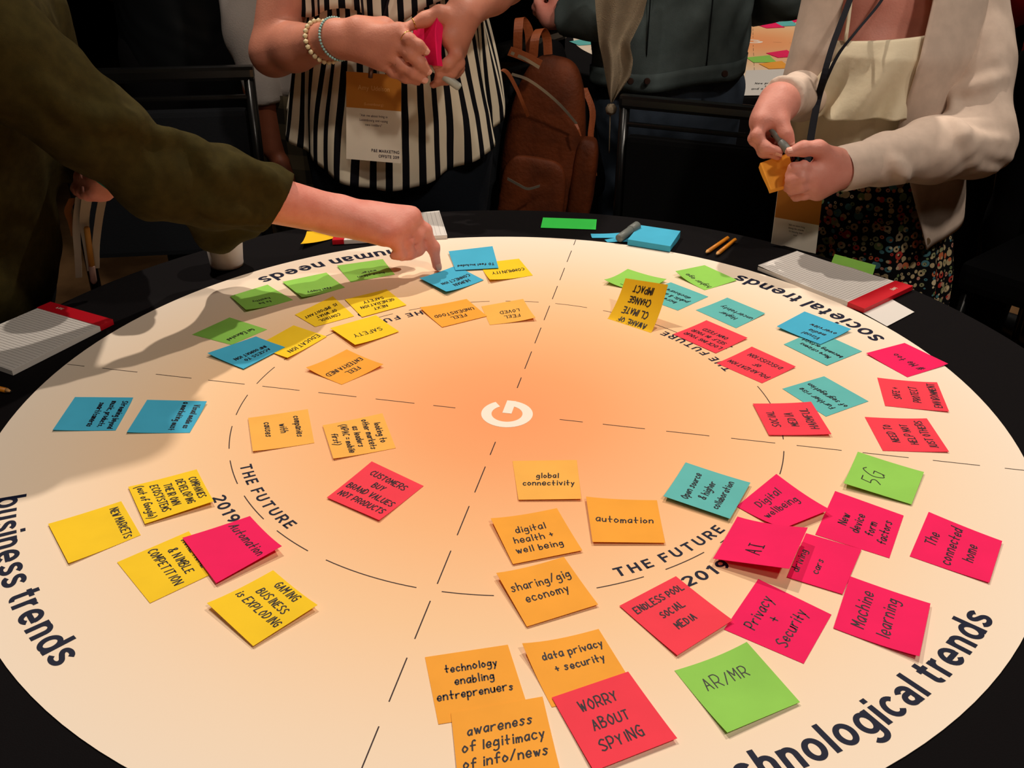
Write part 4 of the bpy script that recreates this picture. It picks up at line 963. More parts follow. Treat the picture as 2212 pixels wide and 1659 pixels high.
B.chain([(.63, 2.04, 1.15), eR2], [.046, .040], .02); B.chain([eR2, wR2], [.042, .029], .02)
k = [A(1650, 262, 1.625), A(1643, 266, 1.64), A(1644, 268, 1.655), A(1650, 268, 1.67)]
f = [[A(1636, 293, 1.61), A(1652, 318, 1.6), A(1684, 327, 1.592)], [A(1630, 300, 1.63), A(1650, 328, 1.62), A(1680, 337, 1.605)],
     [A(1638, 302, 1.645), A(1660, 322, 1.635), A(1680, 318, 1.62)], [A(1650, 300, 1.66), A(1668, 312, 1.65), A(1684, 305, 1.64)]]
fingers_hand(B, wR2, k, f, [A(1682, 240, 1.65), A(1686, 266, 1.62), A(1697, 290, 1.605), A(1706, 308, 1.598)], r=.009, palm_r=.0165)
B.cap(wR2, A(1665, 248, 1.65), .029, .024, .02)
legs(B, (.69, 1.95, .8), (.60, 1.97, 0), (.78, 1.97, 0), .07)
sdf_mesh(B, .004, 'body', M_skin3, pR)
face_parts(pR, hR, (-.35, -1, 0), M_hair2)
nail(pR, f[0][2], f[0][1], Vector((0, -.6, -.7))); nail(pR, A(1706, 308, 1.598), A(1697, 290, 1.605), Vector((.3, -1, .3))); nail(pR, A(1706, 328, 1.567), A(1735, 322, 1.57), Vector((0, -.6, .7)))
for x in (.60, .78): shoe(pR, (x, 1.97, 0), (-.3, -1, 0), M_shoe)
tabR = [(.25, .74, 1.96, .19, .15), (.60, .73, 1.955, .175, .14), (.75, .71, 1.95, .16, .14), (.88, .695, 1.935, .148, .125), (.95, .688, 1.92, .142, .125), (1.05, .685, 1.905, .134, .13), (1.15, .69, 1.92, .132, .115), (1.22, .68, 1.93, .11, .08), (1.27, .67, 1.93, .06, .055)]
rp = lambda a, n_, ph: (lambda t, f, z: f * a * (math.sin(n_ * t + ph) + .5 * math.sin((n_ * 1.9) * t + z * 7)))
loft('skirt', pR, M_dots, tabR, lambda t: .34 + .01 * math.sin(7 * t), lambda t: .885, fold=rp(.011, 12, .5), off=.006, nu=200, nv=40)
neck = lambda t: 1.085 + .0 * t + .02 * math.cos(t) + .10 * max(0, math.sin(t))
loft('blouse', pR, M_blouse, tabR, lambda t: .858 + .008 * math.sin(5 * t), neck, fold=rp(.003, 15, 1), off=.016, nu=200, nv=30)
def hemRf(t): return .944 + .012 * math.cos(t) + .010 * math.tanh(8 * math.sin(3.5 * t + 2.2)) * .6
loft('ruffle', pR, M_blouse, tabR, hemRf, neck, fold=lambda t, f, z: f ** .8 * (.036 + .013 * math.sin(11 * t + 1.5 + 5 * f) + .006 * math.sin(23 * t + 3 * f)) * math.exp(-((t + 2.3) / .80) ** 4), off=.020, nu=240, nv=40)
for x0, x1 in ((.575, .585), (.715, .735)):
    tube('shoulder_strap', catmull([(x0, 1.80, 1.07), ((x0 + x1) / 2, 1.83, 1.15), (x1, 1.90, 1.225), (x1, 1.97, 1.22)], 5), .0035, M_blouse, pR, n=6)
# cardigan: open-fronted body loft and two sleeves
def t0R(z): return 0
cardtab = [(r[0], r[1], r[2], r[3] + .012, r[4] + .012) for r in tabR]
def warp_loft(name, lo_t, hi_t, hem, top, side, offb=.02, m=M_card2, fold=None, nu=120, nv=40):
    """open panel between two front edges that move with height; lo_t(f), hi_t(f)"""
    V = []; F = []
    for s in (0, 1):
        for j in range(nv + 1):
            fj = j / nv
            for i in range(nu + 1):
                a = i / nu; t = lo_t(1 - fj) * (1 - a) + hi_t(1 - fj) * a; z = hem(a) * (1 - fj) + top(a) * fj
                cx, cy, A_, B_ = interp(z, cardtab); r = offb - s * .004 + (fold(t, 1 - fj, z) if fold else 0)
                V.append((cx + (A_ + r) * math.cos(t), cy + (B_ + r) * math.sin(t), z))
    n_ = (nu + 1) * (nv + 1); g = lambda s, i, j: s * n_ + j * (nu + 1) + i
    for j in range(nv):
        for i in range(nu): F += [(g(0, i, j), g(0, i + 1, j), g(0, i + 1, j + 1), g(0, i, j + 1)), (g(1, i, j), g(1, i, j + 1), g(1, i + 1, j + 1), g(1, i + 1, j))]
        F += [(g(0, 0, j), g(0, 0, j + 1), g(1, 0, j + 1), g(1, 0, j)), (g(0, nu, j), g(1, nu, j), g(1, nu, j + 1), g(0, nu, j + 1))]
    for i in range(nu): F += [(g(0, i, 0), g(1, i, 0), g(1, i + 1, 0), g(0, i + 1, 0)), (g(0, i, nv), g(0, i + 1, nv), g(1, i + 1, nv), g(1, i, nv))]
    return mesh(name, V, F, m, par=None, smooth=True) if False else mesh(name, V, F, m, pR)
# t runs from the right front edge (about -75 deg) round the back to the left front edge (about -140 deg = 220 deg)
hi = lambda f: math.radians(222 - 2 * f)
lo = lambda f: math.radians(np.interp(f, [0, .35, .55, .8, 1], [-82, -90, -93, -80, -70]))
def hemC(a):   # a=0 right front edge .. 1 left front edge
    return np.interp(a, [0, .05, .18, .3, .5, .8, .93, 1], [.695, .705, .755, .785, .79, .85, .94, .95])
warp_loft('cardigan', lo, hi, hemC, lambda a: 1.225 - .02 * math.sin(PI * a), 0, offb=.018, fold=lambda t, f, z: f * .007 * math.sin(8 * t + 1) + .004 * math.sin(5 * t + z * 22) * f + .018 * f * max(0, 1 - abs(t + 1.3) / .8) + .032 * f * math.exp(-((t - 3.5) / .35) ** 2))
SL = Sdf(); cR = A(1812, 366, 1.602)
SL.chain([Vector((.805, 1.925, 1.17)), shR.lerp(eR, .5), eR], [.072, .062, .060], .03); SL.chain([eR, eR.lerp(cR, .35), eR.lerp(cR, .68), cR], [.064, .053, .041, .0345], .02); ridges(SL, [[(2060, 262), (2110, 300), (2170, 305)], [(2065, 275), (2110, 322), (2180, 340)], [(2062, 268), (2100, 345), (2150, 368)], [(2040, 205), (2100, 190), (2165, 165)], [(1930, 345), (1950, 370), (1960, 398)], [(2030, 20), (2035, 120), (2060, 240)]], .0032, .022); SL.cut(cR, cR - eR); SL.fold = wrinkle(.0045, (26, 50, 90), 5)
sdf_mesh(SL, .0055, 'sleeve', M_card2, pR)
cR2 = A(1690, 212, 1.69)
SL = Sdf(); SL.chain([Vector((.63, 2.04, 1.16)), eR2], [.060, .050], .03); SL.chain([eR2, eR2.lerp(cR2, .6), cR2], [.048, .040, .036], .02); SL.cut(cR2, cR2 - eR2); SL.fold = wrinkle(.003, (26, 60), 6)
sdf_mesh(SL, .0055, 'sleeve', M_card2, pR)
# cuff ribbing as a slim part
d_ = (cR - eR).normalized(); tube('cuff', [cR - d_ * .065, cR - d_ * .055, cR - d_ * .01, cR + d_ * .002], [.0365, .0385, .0375, .0355], M_card2, pR, n=32, cap=False)
M_btn = mat('horn button', (120, 96, 72), .4, .4)
for px, py, Y in ((1945, 398, 1.79), (1977, 464, 1.782), (2002, 522, 1.782)):
    c_ = A(px, py, Y); best = None
    bm = bmesh.new(); R_ = Matrix.Rotation(PI / 2, 4, 'X'); bmesh.ops.create_cone(bm, cap_ends=True, segments=20, radius1=.0078, radius2=.0066, depth=.003, matrix=Matrix.Translation(c_) @ R_); bmobj('button', bm, M_btn, pR, False)
ly = thing('lanyard', A(1790, 130, 1.75), 'black lanyard strap over the ivory blouse', 'lanyard')
M_strap = mat('black strap', (14, 14, 26), .7, .3)
ribbon('strap', [A(1855, -60, 1.84), A(1836, 0, 1.80), A(1800, 95, 1.755), A(1778, 170, 1.735), A(1766, 215, 1.765), A(1750, 300, 1.72), A(1735, 420, 1.66)], (.010, .010), M_strap, ly, (1, -.2, 0))
ribbon('strap', [A(1930, -60, 1.84), A(1905, 0, 1.80), A(1850, 68, 1.76), A(1815, 112, 1.75), A(1790, 160, 1.745), A(1772, 210, 1.77), A(1755, 300, 1.725), A(1738, 420, 1.662)], (.007, .007), M_strap, ly, (1, 0, .3))
badge([A(1682, 400, 1.655), A(1778, 412, 1.665), A(1762, 548, 1.665), A(1666, 526, 1.655)], 'name badge with ochre header hanging below the orange pad', '', '', ['"Ask me about living', 'among the wineries', 'I\'m enjoying their', 'wine"'], [], .46)
pad_block('note_pad', 'orange sticky note pad held over the table edge by the cardigan wearer', [A(1642, 352, 1.605), A(1704, 330, 1.605), A(1720, 394, 1.59), A(1665, 410, 1.58)], Vector((.0, .006, -.009)), NC['orange'])
marker(A(1661, 270, 1.625), A(1704, 328, 1.582), .0062, 'grey marker held between the fingers above the orange pad', M_mark2)
# ================================================================= background people
M_denim = mat('faded blue denim', (70, 80, 80), .9, .15, col2=(88, 99, 99), vscale=14, bump=.4, bscale=800); M_jean = mat('blue jeans', (58, 68, 82), .9, .15, col2=(76, 88, 104), vscale=10, bump=.3, bscale=800)
M_stitch = mat('dark seam', (26, 30, 32), .9, .1)
pD = thing('person', (.37, 2.5, 0), 'person in a denim jacket and jeans seen from behind at the far table', 'person')
B = Sdf(); B.cap((.375, 2.5, .86), (.375, 2.5, 1.2), .14, .14, .05, .7, (0, 1, 0)); B.cap((.25, 2.5, 1.3), (.5, 2.5, 1.3), .055, .055, .05); B.cap((.375, 2.5, 1.3), (.375, 2.52, 1.42), .055, .05, .03)
hD = Vector((.375, 2.55, 1.52)); head(B, hD, (0, 1, 0))
eD, wD = A(1290, 30, 2.44), A(1192, 38, 2.50)
B.chain([(.20, 2.5, 1.29), eD], [.05, .042], .03); B.chain([eD, wD], [.04, .028], .02)
k = [A(1172, 22, 2.50), A(1176, 30, 2.515), A(1182, 36, 2.53), A(1190, 42, 2.545)]
f = [[A(1162, 5, 2.51), A(1170, -10, 2.52), A(1182, -14, 2.53)], [A(1158, 16, 2.525), A(1164, 0, 2.53), A(1178, -4, 2.54)], [A(1160, 26, 2.54), A(1165, 10, 2.55), A(1178, 6, 2.555)], [A(1166, 34, 2.555), A(1170, 20, 2.56), A(1180, 16, 2.565)]]
fingers_hand(B, wD, k, f, [A(1200, 22, 2.5), A(1202, 5, 2.5), A(1196, -8, 2.51), A(1188, -16, 2.52)], r=.009, palm_r=.016)
B.chain([(.55, 2.5, 1.29), (.64, 2.46, 1.06), (.60, 2.66, 1.0)], [.05, .042, .03], .03)
legs(B, (.375, 2.5, .85), (.30, 2.57, 0), (.50, 2.57, 0)); sdf_mesh(B, .0055, 'body', M_skin2, pD); face_parts(pD, hD, (0, 1, 0), M_hair2)
J = Sdf(); J.cap((.375, 2.5, .80), (.375, 2.5, .9), .165, .145, .05, .72, (0, 1, 0)); legs(J, (.375, 2.5, .82), (.29, 2.57, 0), (.51, 2.57, 0), .095); J.cut((0, 0, .07), (0, 0, -1)); J.fold = wrinkle(.003, (30, 70), 4)
sdf_mesh(J, .008, 'jeans', M_jean, pD)
for x in (.29, .51): shoe(pD, (x, 2.55, 0), (0, 1, 0), M_shoe)
tabD = [(.80, .375, 2.5, .178, .135), (.9, .375, 2.5, .178, .132), (1.05, .375, 2.5, .18, .125), (1.2, .375, 2.5, .188, .12), (1.32, .375, 2.5, .14, .09), (1.38, .375, 2.5, .07, .06)]
hemD = lambda t: .862 + .016 * math.cos(t) + .004 * math.sin(4 * t)
loft('denim_jacket', pD, M_denim, tabD, hemD, lambda t: 1.37, fold=lambda t, f, z: .004 * math.sin(6 * t + z * 15) + .0035 * math.sin(13 * t - z * 40) * math.sin(z * 18 + t), nu=160, nv=60, off=.006)
loft('waistband', pD, M_denim, tabD, lambda t: hemD(t) - .002, lambda t: hemD(t) + .04, off=.010, nu=120, nv=3, fold=lambda t, f, z: .004 * math.sin(6 * t + z * 15))
for th in (-112, -68, -90):
    t = math.radians(th)
    if th != -90: tube('seam', [(.375 + (.178 + .009) * math.cos(t), 2.5 + (.13 + .009) * math.sin(t), z) for z in (.9, 1.0, 1.1, 1.2)], .0016, M_stitch, pD, n=5)
M_cop = mat('copper rivet button', (70, 48, 40), .4, .5, metal=.5)
for px, py in ((1362, 176), (1398, 176), (1566, 160)):
    bm = bmesh.new(); bmesh.ops.create_cone(bm, cap_ends=True, segments=14, radius1=.008, radius2=.006, depth=.004, matrix=Matrix.Translation(A(px, py, 2.352)) @ Matrix.Rotation(PI / 2, 4, 'X')); bmobj('button', bm, M_cop, pD, False)
for pts, rr in (([(.225, 2.5, 1.325), (.205, 2.49, 1.25), eD, wD.lerp(eD, .25)], [.07, .066, .056, .045]), ([(.53, 2.5, 1.325), (.55, 2.49, 1.25), (.64, 2.46, 1.06), (.60, 2.64, 1.0)], [.07, .066, .058, .046])):
    SL = Sdf(); SL.chain(pts, rr, .025); SL.fold = wrinkle(.004, (30, 60), 8); SL.cut(pts[-1], Vector(pts[-1]) - Vector(pts[-2])); sdf_mesh(SL, .007, 'sleeve', M_denim, pD)
# scarf
sc = thing('scarf', A(1330, 120, 2.3), 'grey beige scarf with a bobble hanging down the denim jacket', 'scarf')
M_scarf = mat('grey beige knit scarf', (150, 134, 112), .9, .15, bump=.4, bscale=400, var=.1, vscale=30)
rows = [(0, 1283, 1408), (.15, 1284, 1402), (.35, 1288, 1388), (.55, 1294, 1360), (.68, 1302, 1368), (.8, 1308, 1362), (.92, 1314, 1338), (1, 1319, 1323)]
def scarf(u, v, off):
    yy = -60 + 282 * (1 - v); q = 1 - v; a = np.interp(q, [r[0] for r in rows], [r[1] for r in rows]); b = np.interp(q, [r[0] for r in rows], [r[2] for r in rows])
    return tuple(A(a + (b - a) * u, yy, 2.30 + .016 * math.sin(u * 9 + q * 3) - .01 * math.sin(q * 7 + u * 4) - off))
V, F = sheet_mesh(scarf, 24, .006, 24); mesh('wrap', V, F, M_scarf, sc)
bm = bmesh.new(); bmesh.ops.create_icosphere(bm, subdivisions=3, radius=.0125, matrix=Matrix.Translation(A(1320, 236, 2.29)))
for v in bm.verts: v.co += v.normal * random.uniform(-.001, .0015)
bmobj('bobble', bm, M_scarf, sc); tube('tassel', catmull([A(1318, 248, 2.29), A(1317, 290, 2.295), A(1316, 330, 2.3)], 5), .0015, M_scarf, sc, n=5)
# white tee person
pW = thing('person', (-.47, 2.42, 0), 'person in a white tee and checked trousers standing behind the striped top', 'person')
B = Sdf(); B.cap((-.46, 2.45, .84), (-.46, 2.45, 1.2), .14, .14, .05, .7, (0, 1, 0)); B.cap((-.60, 2.45, 1.3), (-.32, 2.45, 1.3), .055, .055, .05); B.cap((-.46, 2.45, 1.3), (-.46, 2.45, 1.42), .055, .05, .03)
hW = Vector((-.46, 2.44, 1.52)); head(B, hW, (.3, 1, 0)); eW = A(572, 190, 2.36); wW = A(592, 318, 2.33)
B.chain([(-.64, 2.43, 1.28), eW, wW], [.052, .043, .03], .03); B.chain([(-.29, 2.45, 1.28), (-.26, 2.5, 1.03), (-.3, 2.62, .9)], [.052, .043, .03], .03)
fingers_hand(B, wW, [wW + Vector((.02 + i * .0, -.01 + i * .016, -.075)) for i in range(4)], [[wW + Vector((.025, -.01 + i * .016, -.11)), wW + Vector((.03, -.01 + i * .016, -.13)), wW + Vector((.032, -.01 + i * .016, -.145))] for i in range(4)], [wW + Vector((.02, -.02, -.03)), wW + Vector((.035, -.035, -.06)), wW + Vector((.04, -.038, -.08)), wW + Vector((.042, -.035, -.095))], r=.009, palm_r=.015)
legs(B, (-.46, 2.45, .85), (-.55, 2.45, 0), (-.37, 2.45, 0)); sdf_mesh(B, .006, 'body', M_skin4, pW); face_parts(pW, hW, (.3, 1, 0), M_hair1, False)
M_tee = mat('white cotton tee', (206, 196, 190), .85, .2, bump=.2, bscale=300)
tabW = [(.80, -.46, 2.45, .165, .13), (1.0, -.46, 2.45, .165, .125), (1.2, -.46, 2.45, .175, .115), (1.32, -.46, 2.45, .12, .08), (1.38, -.46, 2.45, .07, .06)]
loft('tee', pW, M_tee, tabW, lambda t: .84, lambda t: 1.37, fold=rp(.006, 9, 0), nu=100, nv=20, off=.008)
SL = Sdf(); SL.chain([(-.60, 2.45, 1.32), (-.62, 2.44, 1.26), A(540, 60, 2.37), A(583, 222, 2.35)], [.072, .07, .058, .05], .03); SL.cut(A(583, 222, 2.35), (.15, -.1, -1)); SL.fold = wrinkle(.004, (26, 50), 9); sdf_mesh(SL, .007, 'sleeve', M_tee, pW)
tabP = [(.05, -.46, 2.45, .14, .1), (.5, -.46, 2.45, .15, .12), (.75, -.455, 2.44, .17, .14), (.86, -.455, 2.44, .165, .135)]
loft('checked_trousers', pW, M_plaid, tabP, lambda t: .08, lambda t: .85, nu=100, nv=30, off=.006, fold=rp(.004, 8, 0))
for x in (-.55, -.37): shoe(pW, (x, 2.45, 0), (0, 1, 0), M_shoe)
def plain_person(x, y, label, m, fwd, dark=True, hair=None, h=1.0):
    p = thing('person', (x, y, 0), label, 'person'); B = Sdf(); f = Vector(fwd).normalized(); s = f.cross(Vector((0, 0, 1))); c = Vector((x, y, 0))
    Z = lambda z: Vector((0, 0, z * h))
    B.cap(c + Z(.88), c + Z(1.2), .14, .14, .05, .7, f); B.cap(c + s * .13 + Z(1.3), c - s * .13 + Z(1.3), .055, .055, .05); B.cap(c + Z(1.3), c + Z(1.42), .055, .05, .03)
    hh = c + Z(1.53); head(B, hh, fwd)
    for g in (-1, 1):
        w_ = c + s * g * .2 + f * .14 + Z(.96); B.chain([c + s * g * .17 + Z(1.29), c + s * g * .23 + Z(1.04), w_], [.05, .043, .03], .03)
        kk = [w_ + f * .075 + Vector((0, 0, -.01)) + s * g * (-.03 + .02 * i) for i in range(4)]
        fingers_hand(B, w_, kk, [[q + f * .035 - Z(.01), q + f * .05 - Z(.03), q + f * .045 - Z(.045)] for q in kk], [w_ - s * g * .02 + f * .02, w_ - s * g * .04 + f * .05, w_ - s * g * .045 + f * .075, w_ - s * g * .04 + f * .09], r=.009, palm_r=.015)
    legs(B, c + Z(.87), c + s * .1, c - s * .1); sdf_mesh(B, .007, 'body', M_skin2, p); face_parts(p, hh, fwd, hair or M_hair1)
    S = Sdf(); S.cap(c + Z(.86), c + Z(1.2), .175, .175, .05, .75, f); S.cap(c + s * .14 + Z(1.29), c - s * .14 + Z(1.29), .08, .08, .05)
    for g in (-1, 1): S.chain([c + s * g * .17 + Z(1.28), c + s * g * .235 + Z(1.04), c + s * g * .205 + f * .1 + Z(.975)], [.07, .06, .048], .03)
    S.fold = wrinkle(.006, (24, 44, 80), 12); sdf_mesh(S, .0085, 'jacket', m, p)
    T = Sdf(); T.cap(c + Z(.8), c + Z(.9), .165, .15, .05, .75, f); legs(T, c + Z(.84), c + s * .1, c - s * .1, .1); T.cut((0, 0, .06), (0, 0, -1)); sdf_mesh(T, .011, 'trousers', M_black, p)
    for g in (-1, 1): shoe(p, c + s * g * .1, fwd, M_shoe)
    return p
plain_person(-.86, 2.72, 'person in a shiny black jacket behind the left chair', mat('black satin jacket', (18, 20, 22), .45, .4), (.2, 1, 0), True, None, 1.03)
plain_person(1.50, 2.70, 'person in a red top at the right edge of the view', mat('red knit', (170, 16, 28), .85, .2), (-.3, 1, 0), True, M_hair2, 1.0)

# ================================================================= chairs
M_seat = mat('black chair fabric', (15, 15, 16), .95, .1, bump=.3, bscale=500); M_seatg = mat('charcoal chair fabric', (30, 32, 36), .9, .15, bump=.3, bscale=500); M_rail = mat('black lacquer rail', (20, 20, 20), .25, .6)
def chair(x, y, rz, top, label, m=M_seat, w_=.44, dp=.42):
    t = thing('banquet_chair', (x, y, 0), label, 'chair', None); R = Matrix.Rotation(rz, 3, 'Z')
    P = lambda a, b, c: R @ Vector((a, b, 0)) + Vector((x, y, c))
    # local: back at y=+.2, seat toward -y
    box('seat', P(0, .19 - dp / 2, .44), (w_ - .02, dp, .07), m, t, R, .02)
    box('backrest', P(0, .2, (top + .52) / 2 - .03), (w_ - .05, .035, top - .52 - .11), m, t, R, .012)
    for sx in (-1, 1):
        tube('back_post', [P(sx * (w_ / 2 - .012), .2, .42), P(sx * (w_ / 2 - .012), .205, top - .02)], .012, M_rail, t)
        tube('leg', [P(sx * (w_ / 2 - .03), .19, .42), P(sx * (w_ / 2 - .01), .24, .0)], .011, M_rail, t)
        tube('leg', [P(sx * (w_ / 2 - .03), .22 - dp, .42), P(sx * (w_ / 2 - .01), .20 - dp, .0)], .011, M_rail, t)
    box('top_rail', P(0, .205, top - .012), (w_, .026, .03), M_rail, t, R, .008)
    box('cross_rail', P(0, .203, top - .062), (w_ - .03, .012, .01), M_rail, t, R, .003)
    tube('stretcher', [P(-w_ / 2 + .02, .0, .2), P(w_ / 2 - .02, .0, .2)], .008, M_rail, t)
    return t
def chair_by_back(bx, by, rz, top, label, m=M_seat, w_=.44, dp=.42):
    R = Matrix.Rotation(rz, 3, 'Z'); o = Vector((bx, by, 0)) - R @ Vector((0, .205, 0)); return chair(o.x, o.y, rz, top, label, m, w_, dp)
chair_by_back(-.755, 2.12, .15, .95, 'charcoal fabric chair with lacquered rail beyond the reaching sleeve', M_seatg, .42)
chair_by_back(.445, 2.19, -.36, .868, 'black banquet chair between the denim jacket and the cardigan', M_seat, .44, .31)
chair_by_back(.01, 2.46, 1.0, .95, 'black chair carrying the brown backpack', M_seatg, .42)
chair(1.40, 2.25, -.86, .88, 'black chair behind the dotted skirt at the right', M_seat, .44)

chair_by_back(-1.45, 2.05, .5, .88, 'added black banquet chair darkening the floor farthest left, behind the leaning person', M_seat, .44)  # extra chair, added to keep the unlit floor at the left dark
# ================================================================= backpack
M_leather = mat('brown leather', (112, 52, 22), .62, .22, col2=(84, 38, 16), vscale=14, bump=.35, bscale=120); M_leath2 = mat('tan leather strap', (150, 76, 38), .5, .35, bump=.2, bscale=200)
M_zip = mat('silver zip', (170, 158, 140), .4, .5, metal=.7)
bp = thing('backpack', (.07, 2.31, .55), 'brown leather backpack with silver zips hanging on a chair', 'backpack')
def softbox(nm, c, s, m, par, n=28, e=4.0, taper=(1, 1), amp=.004, seed=0, R=None, z0=0):
    """rounded leather box; s half sizes; taper = x scale at top, y scale at top"""
    bm = bmesh.new(); bmesh.ops.create_icosphere(bm, subdivisions=5, radius=1); W = wrinkle(amp, (20, 38, 70), seed)[0]
    for v in bm.verts:
        q = v.co; k_ = (abs(q.x) ** e + abs(q.y) ** e + abs(q.z) ** e) ** (-1 / e); q = q * k_; f = (q.z + 1) / 2
        p = Vector((q.x * s[0] * (1 + (taper[0] - 1) * f ** 1.6), q.y * s[1] * (1 + (taper[1] - 1) * f), q.z * s[2]))
        nrm = Vector(v.co).normalized()
        if R is not None: p = R @ p
        p += Vector(c); p += nrm * float(W(np.array([p], np.float32))[0]); v.co = p
    return bmobj(nm, bm, m, par)
Rb = Matrix.Rotation(.10, 3, 'Y') @ Matrix.Rotation(-.18, 3, 'Z')
softbox('main_body', (.075, 2.335, .74), (.105, .07, .20), M_leather, bp, taper=(.70, .6), seed=21, R=Rb, e=3.2)
softbox('front_pocket', (.045, 2.268, .625), (.080, .030, .10), M_leather, bp, taper=(.92, .55), seed=22, R=Rb, amp=.003, e=4)
softbox('side_pocket', (.165, 2.295, .66), (.030, .042, .105), M_leather, bp, taper=(.9, .7), seed=23, R=Rb, amp=.003)
b0 = Vector((.085, 2.31, .60))
ribbon('zip', [A(1105, 160, 2.235), A(1140, 172, 2.225), A(1180, 200, 2.225), A(1215, 232, 2.23), A(1246, 268, 2.245)], (.006, .006), M_zip, bp, (.5, 0, .9))
ribbon('zip', [A(1096, 386, 2.195), A(1118, 398, 2.185), A(1140, 408, 2.185), A(1166, 402, 2.195)], (.006, .006), M_zip, bp, (.2, 0, 1))
ribbon('zip', [A(1104, 114, 2.26), A(1135, 128, 2.25), A(1165, 146, 2.25)], (.007, .007), M_zip, bp, (.4, 0, .9))
ribbon('top_flap', [A(1100, 110, 2.262), A(1132, 122, 2.252), A(1168, 140, 2.255)], (.02, .02), M_leath2, bp, (.4, 0, .9))
for a_, b_, c_ in (((1118, 112, 2.27), (1124, 38, 2.30), (1146, 118, 2.31)), ((1152, 124, 2.27), (1168, 62, 2.31), (1184, 118, 2.33))):
    ribbon('carry_handle', [A(*a_), A((a_[0] * .75 + b_[0] * .25), (a_[1] + b_[1] * 2) / 3, a_[2]), A(*b_), A((c_[0] * .8 + b_[0] * .2), (c_[1] + b_[1] * 2) / 3, c_[2]), A(*c_)], (.02, .02), M_leath2, bp, (1, .1, .1))
ribbon('strap', [A(1076, 245, 2.24), A(1070, 195, 2.215), A(1078, 155, 2.2), A(1095, 156, 2.19), (A(1115, 190, 2.185)), A(1130, 225, 2.185), A(1141, 252, 2.2)], (.010, .007), M_leath2, bp, (.8, 0, .5))
ribbon('zip_pull', [A(1244, 268, 2.24), A(1250, 280, 2.235), A(1255, 294, 2.235)], (.007, .003), M_leath2, bp)
S = Sdf(); S.cap((.15, 2.385, .65), (.085, 2.40, .93), .06, .035, .03, .5, (0, 1, 0)); S.cap((.19, 2.38, .62), (.15, 2.385, .80), .03, .022, .03, .6, (0, 1, 0)); sdf_mesh(S, .008, 'back_panel', M_black, bp)
ribbon('shoulder_strap', [A(1262, 190, 2.33), A(1280, 240, 2.32), A(1276, 300, 2.31), A(1284, 380, 2.31)], (.016, .014), M_leath2, bp)

# ================================================================= things on the near table
M_page = mat('white paper', (222, 216, 210), .7, .2); M_rule = mat('ruled line print', (184, 178, 176), .7, .1); M_redband = mat('red cover band', (196, 16, 34), .45, .3); M_card3 = mat('grey board', (110, 104, 100), .7, .2)
def notepad(q, label, h=.007, band=.09, nl=26, curl=0, logo='P&E', bt=1):
    """q: photo pixels of the page corners, band end first: band-far, band-near, tail-near, tail-far"""
    c = [onz(p[0], p[1], TZ + h) for p in q]; t = thing('notepad', sum(c, Vector()) / 4, label, 'notepad')
    for v in c: v.z = 0
    def g(u, v): p = (c[0] * (1 - v) + c[1] * v) * (1 - u) + (c[3] * (1 - v) + c[2] * v) * u; return p
    lift = lambda u, v: curl * max(0, u - .55) ** 2 * 4
    def surf(u, v, o): p = g(u, v); return (p.x, p.y, TZ + .001 + h + lift(u, v) + o)
    V, F = sheet_mesh(lambda u, v, o: (lambda p: (p.x, p.y, TZ + .001 + h * .92 if o == 0 else TZ + .0005))(g(u, v)), 6, .5); 
    for i, p in enumerate(V):
        if curl and p[2] > TZ + .001: u = (i % 7) / 6; V[i] = (p[0], p[1], p[2] + lift(u, 0) * .9)
    mesh('page_block', V, F, M_page, t, False)
    V, F = sheet_mesh(surf, 10, .0004); mesh('top_sheet', V, F, M_page, t)
    V = []; F = []
    for i in range(nl):
        u = band + (1 - band) * (i + .7) / nl; b = len(V)
        for s_ in range(7):
            v = .02 + .96 * s_ / 6
            V.append(surf(u - .0016, v, .0003)); V.append(surf(u + .0016, v, .0003))
        for s_ in range(6): F.append((b + 2 * s_, b + 2 * s_ + 1, b + 2 * s_ + 3, b + 2 * s_ + 2))
    mesh('ruled_lines', V, F, M_rule, t, False, 'stuff')
    V, F = sheet_mesh(lambda u, v, o: (lambda p: (p.x, p.y, TZ + .001 + h + .0012 + o))(g(-.005 + u * band, -.004 + 1.008 * v)), 3, h + .0014); mesh('header_band', V, F, M_redband, t, False)
    V, F, W = text_layout(logo, .01, .9); k = .10 / W
    bsurf = lambda x, y: (lambda p: (p.x, p.y, TZ + .001 + h + .0016))(g(band * .3 + y, .2 + x))
    if bt: mesh('lettering', [bsurf(x * k, yy * k * .6) for x, yy in V], F, M_card, t, False)
    return t
notepad([(109, 655), (243, 693), (26, 802), (-118, 752)], 'lined notepad with red band at the left table edge', band=.14)
notepad([(1970, 620), (1866, 669), (1637, 577), (1721, 546)], 'lined notepad with red band near the words societal trends', band=.145, nl=34, curl=.003, h=.006)
notepad([(735, 478), (719, 521), (966, 509), (949, 456)], 'lined notepad mostly hidden behind the reaching hand', band=.10, nl=22)
def flat_sheet(nm, q, m, label, cat, z=0, lift=(0, 0, 0, 0), grp=None):
    c = [onz(p[0], p[1], TZ + .0008 + z + l / 1000) for p, l in zip(q, lift)]; t = sum(c, Vector()) / 4
    def f(u, v, o):
        ws = (v * (1 - u), v * u, (1 - v) * u, (1 - v) * (1 - u)); p = sum((a * b for a, b in zip(c, ws)), Vector())
        return (p.x, p.y, TZ + .001 + z + sum(max(a, 0) ** 2 * l for a, l in zip(ws, lift)) / 1000 + o)
    V, F = sheet_mesh(f, 8); o = mesh(nm, V, F, m); tag(o, label, cat, grp); return o
flat_sheet('paper_sheet', [(1915, 640), (1975, 674), (1916, 705), (1850, 668)], M_page, 'loose white sheet under the notepad near societal trends', 'paper')
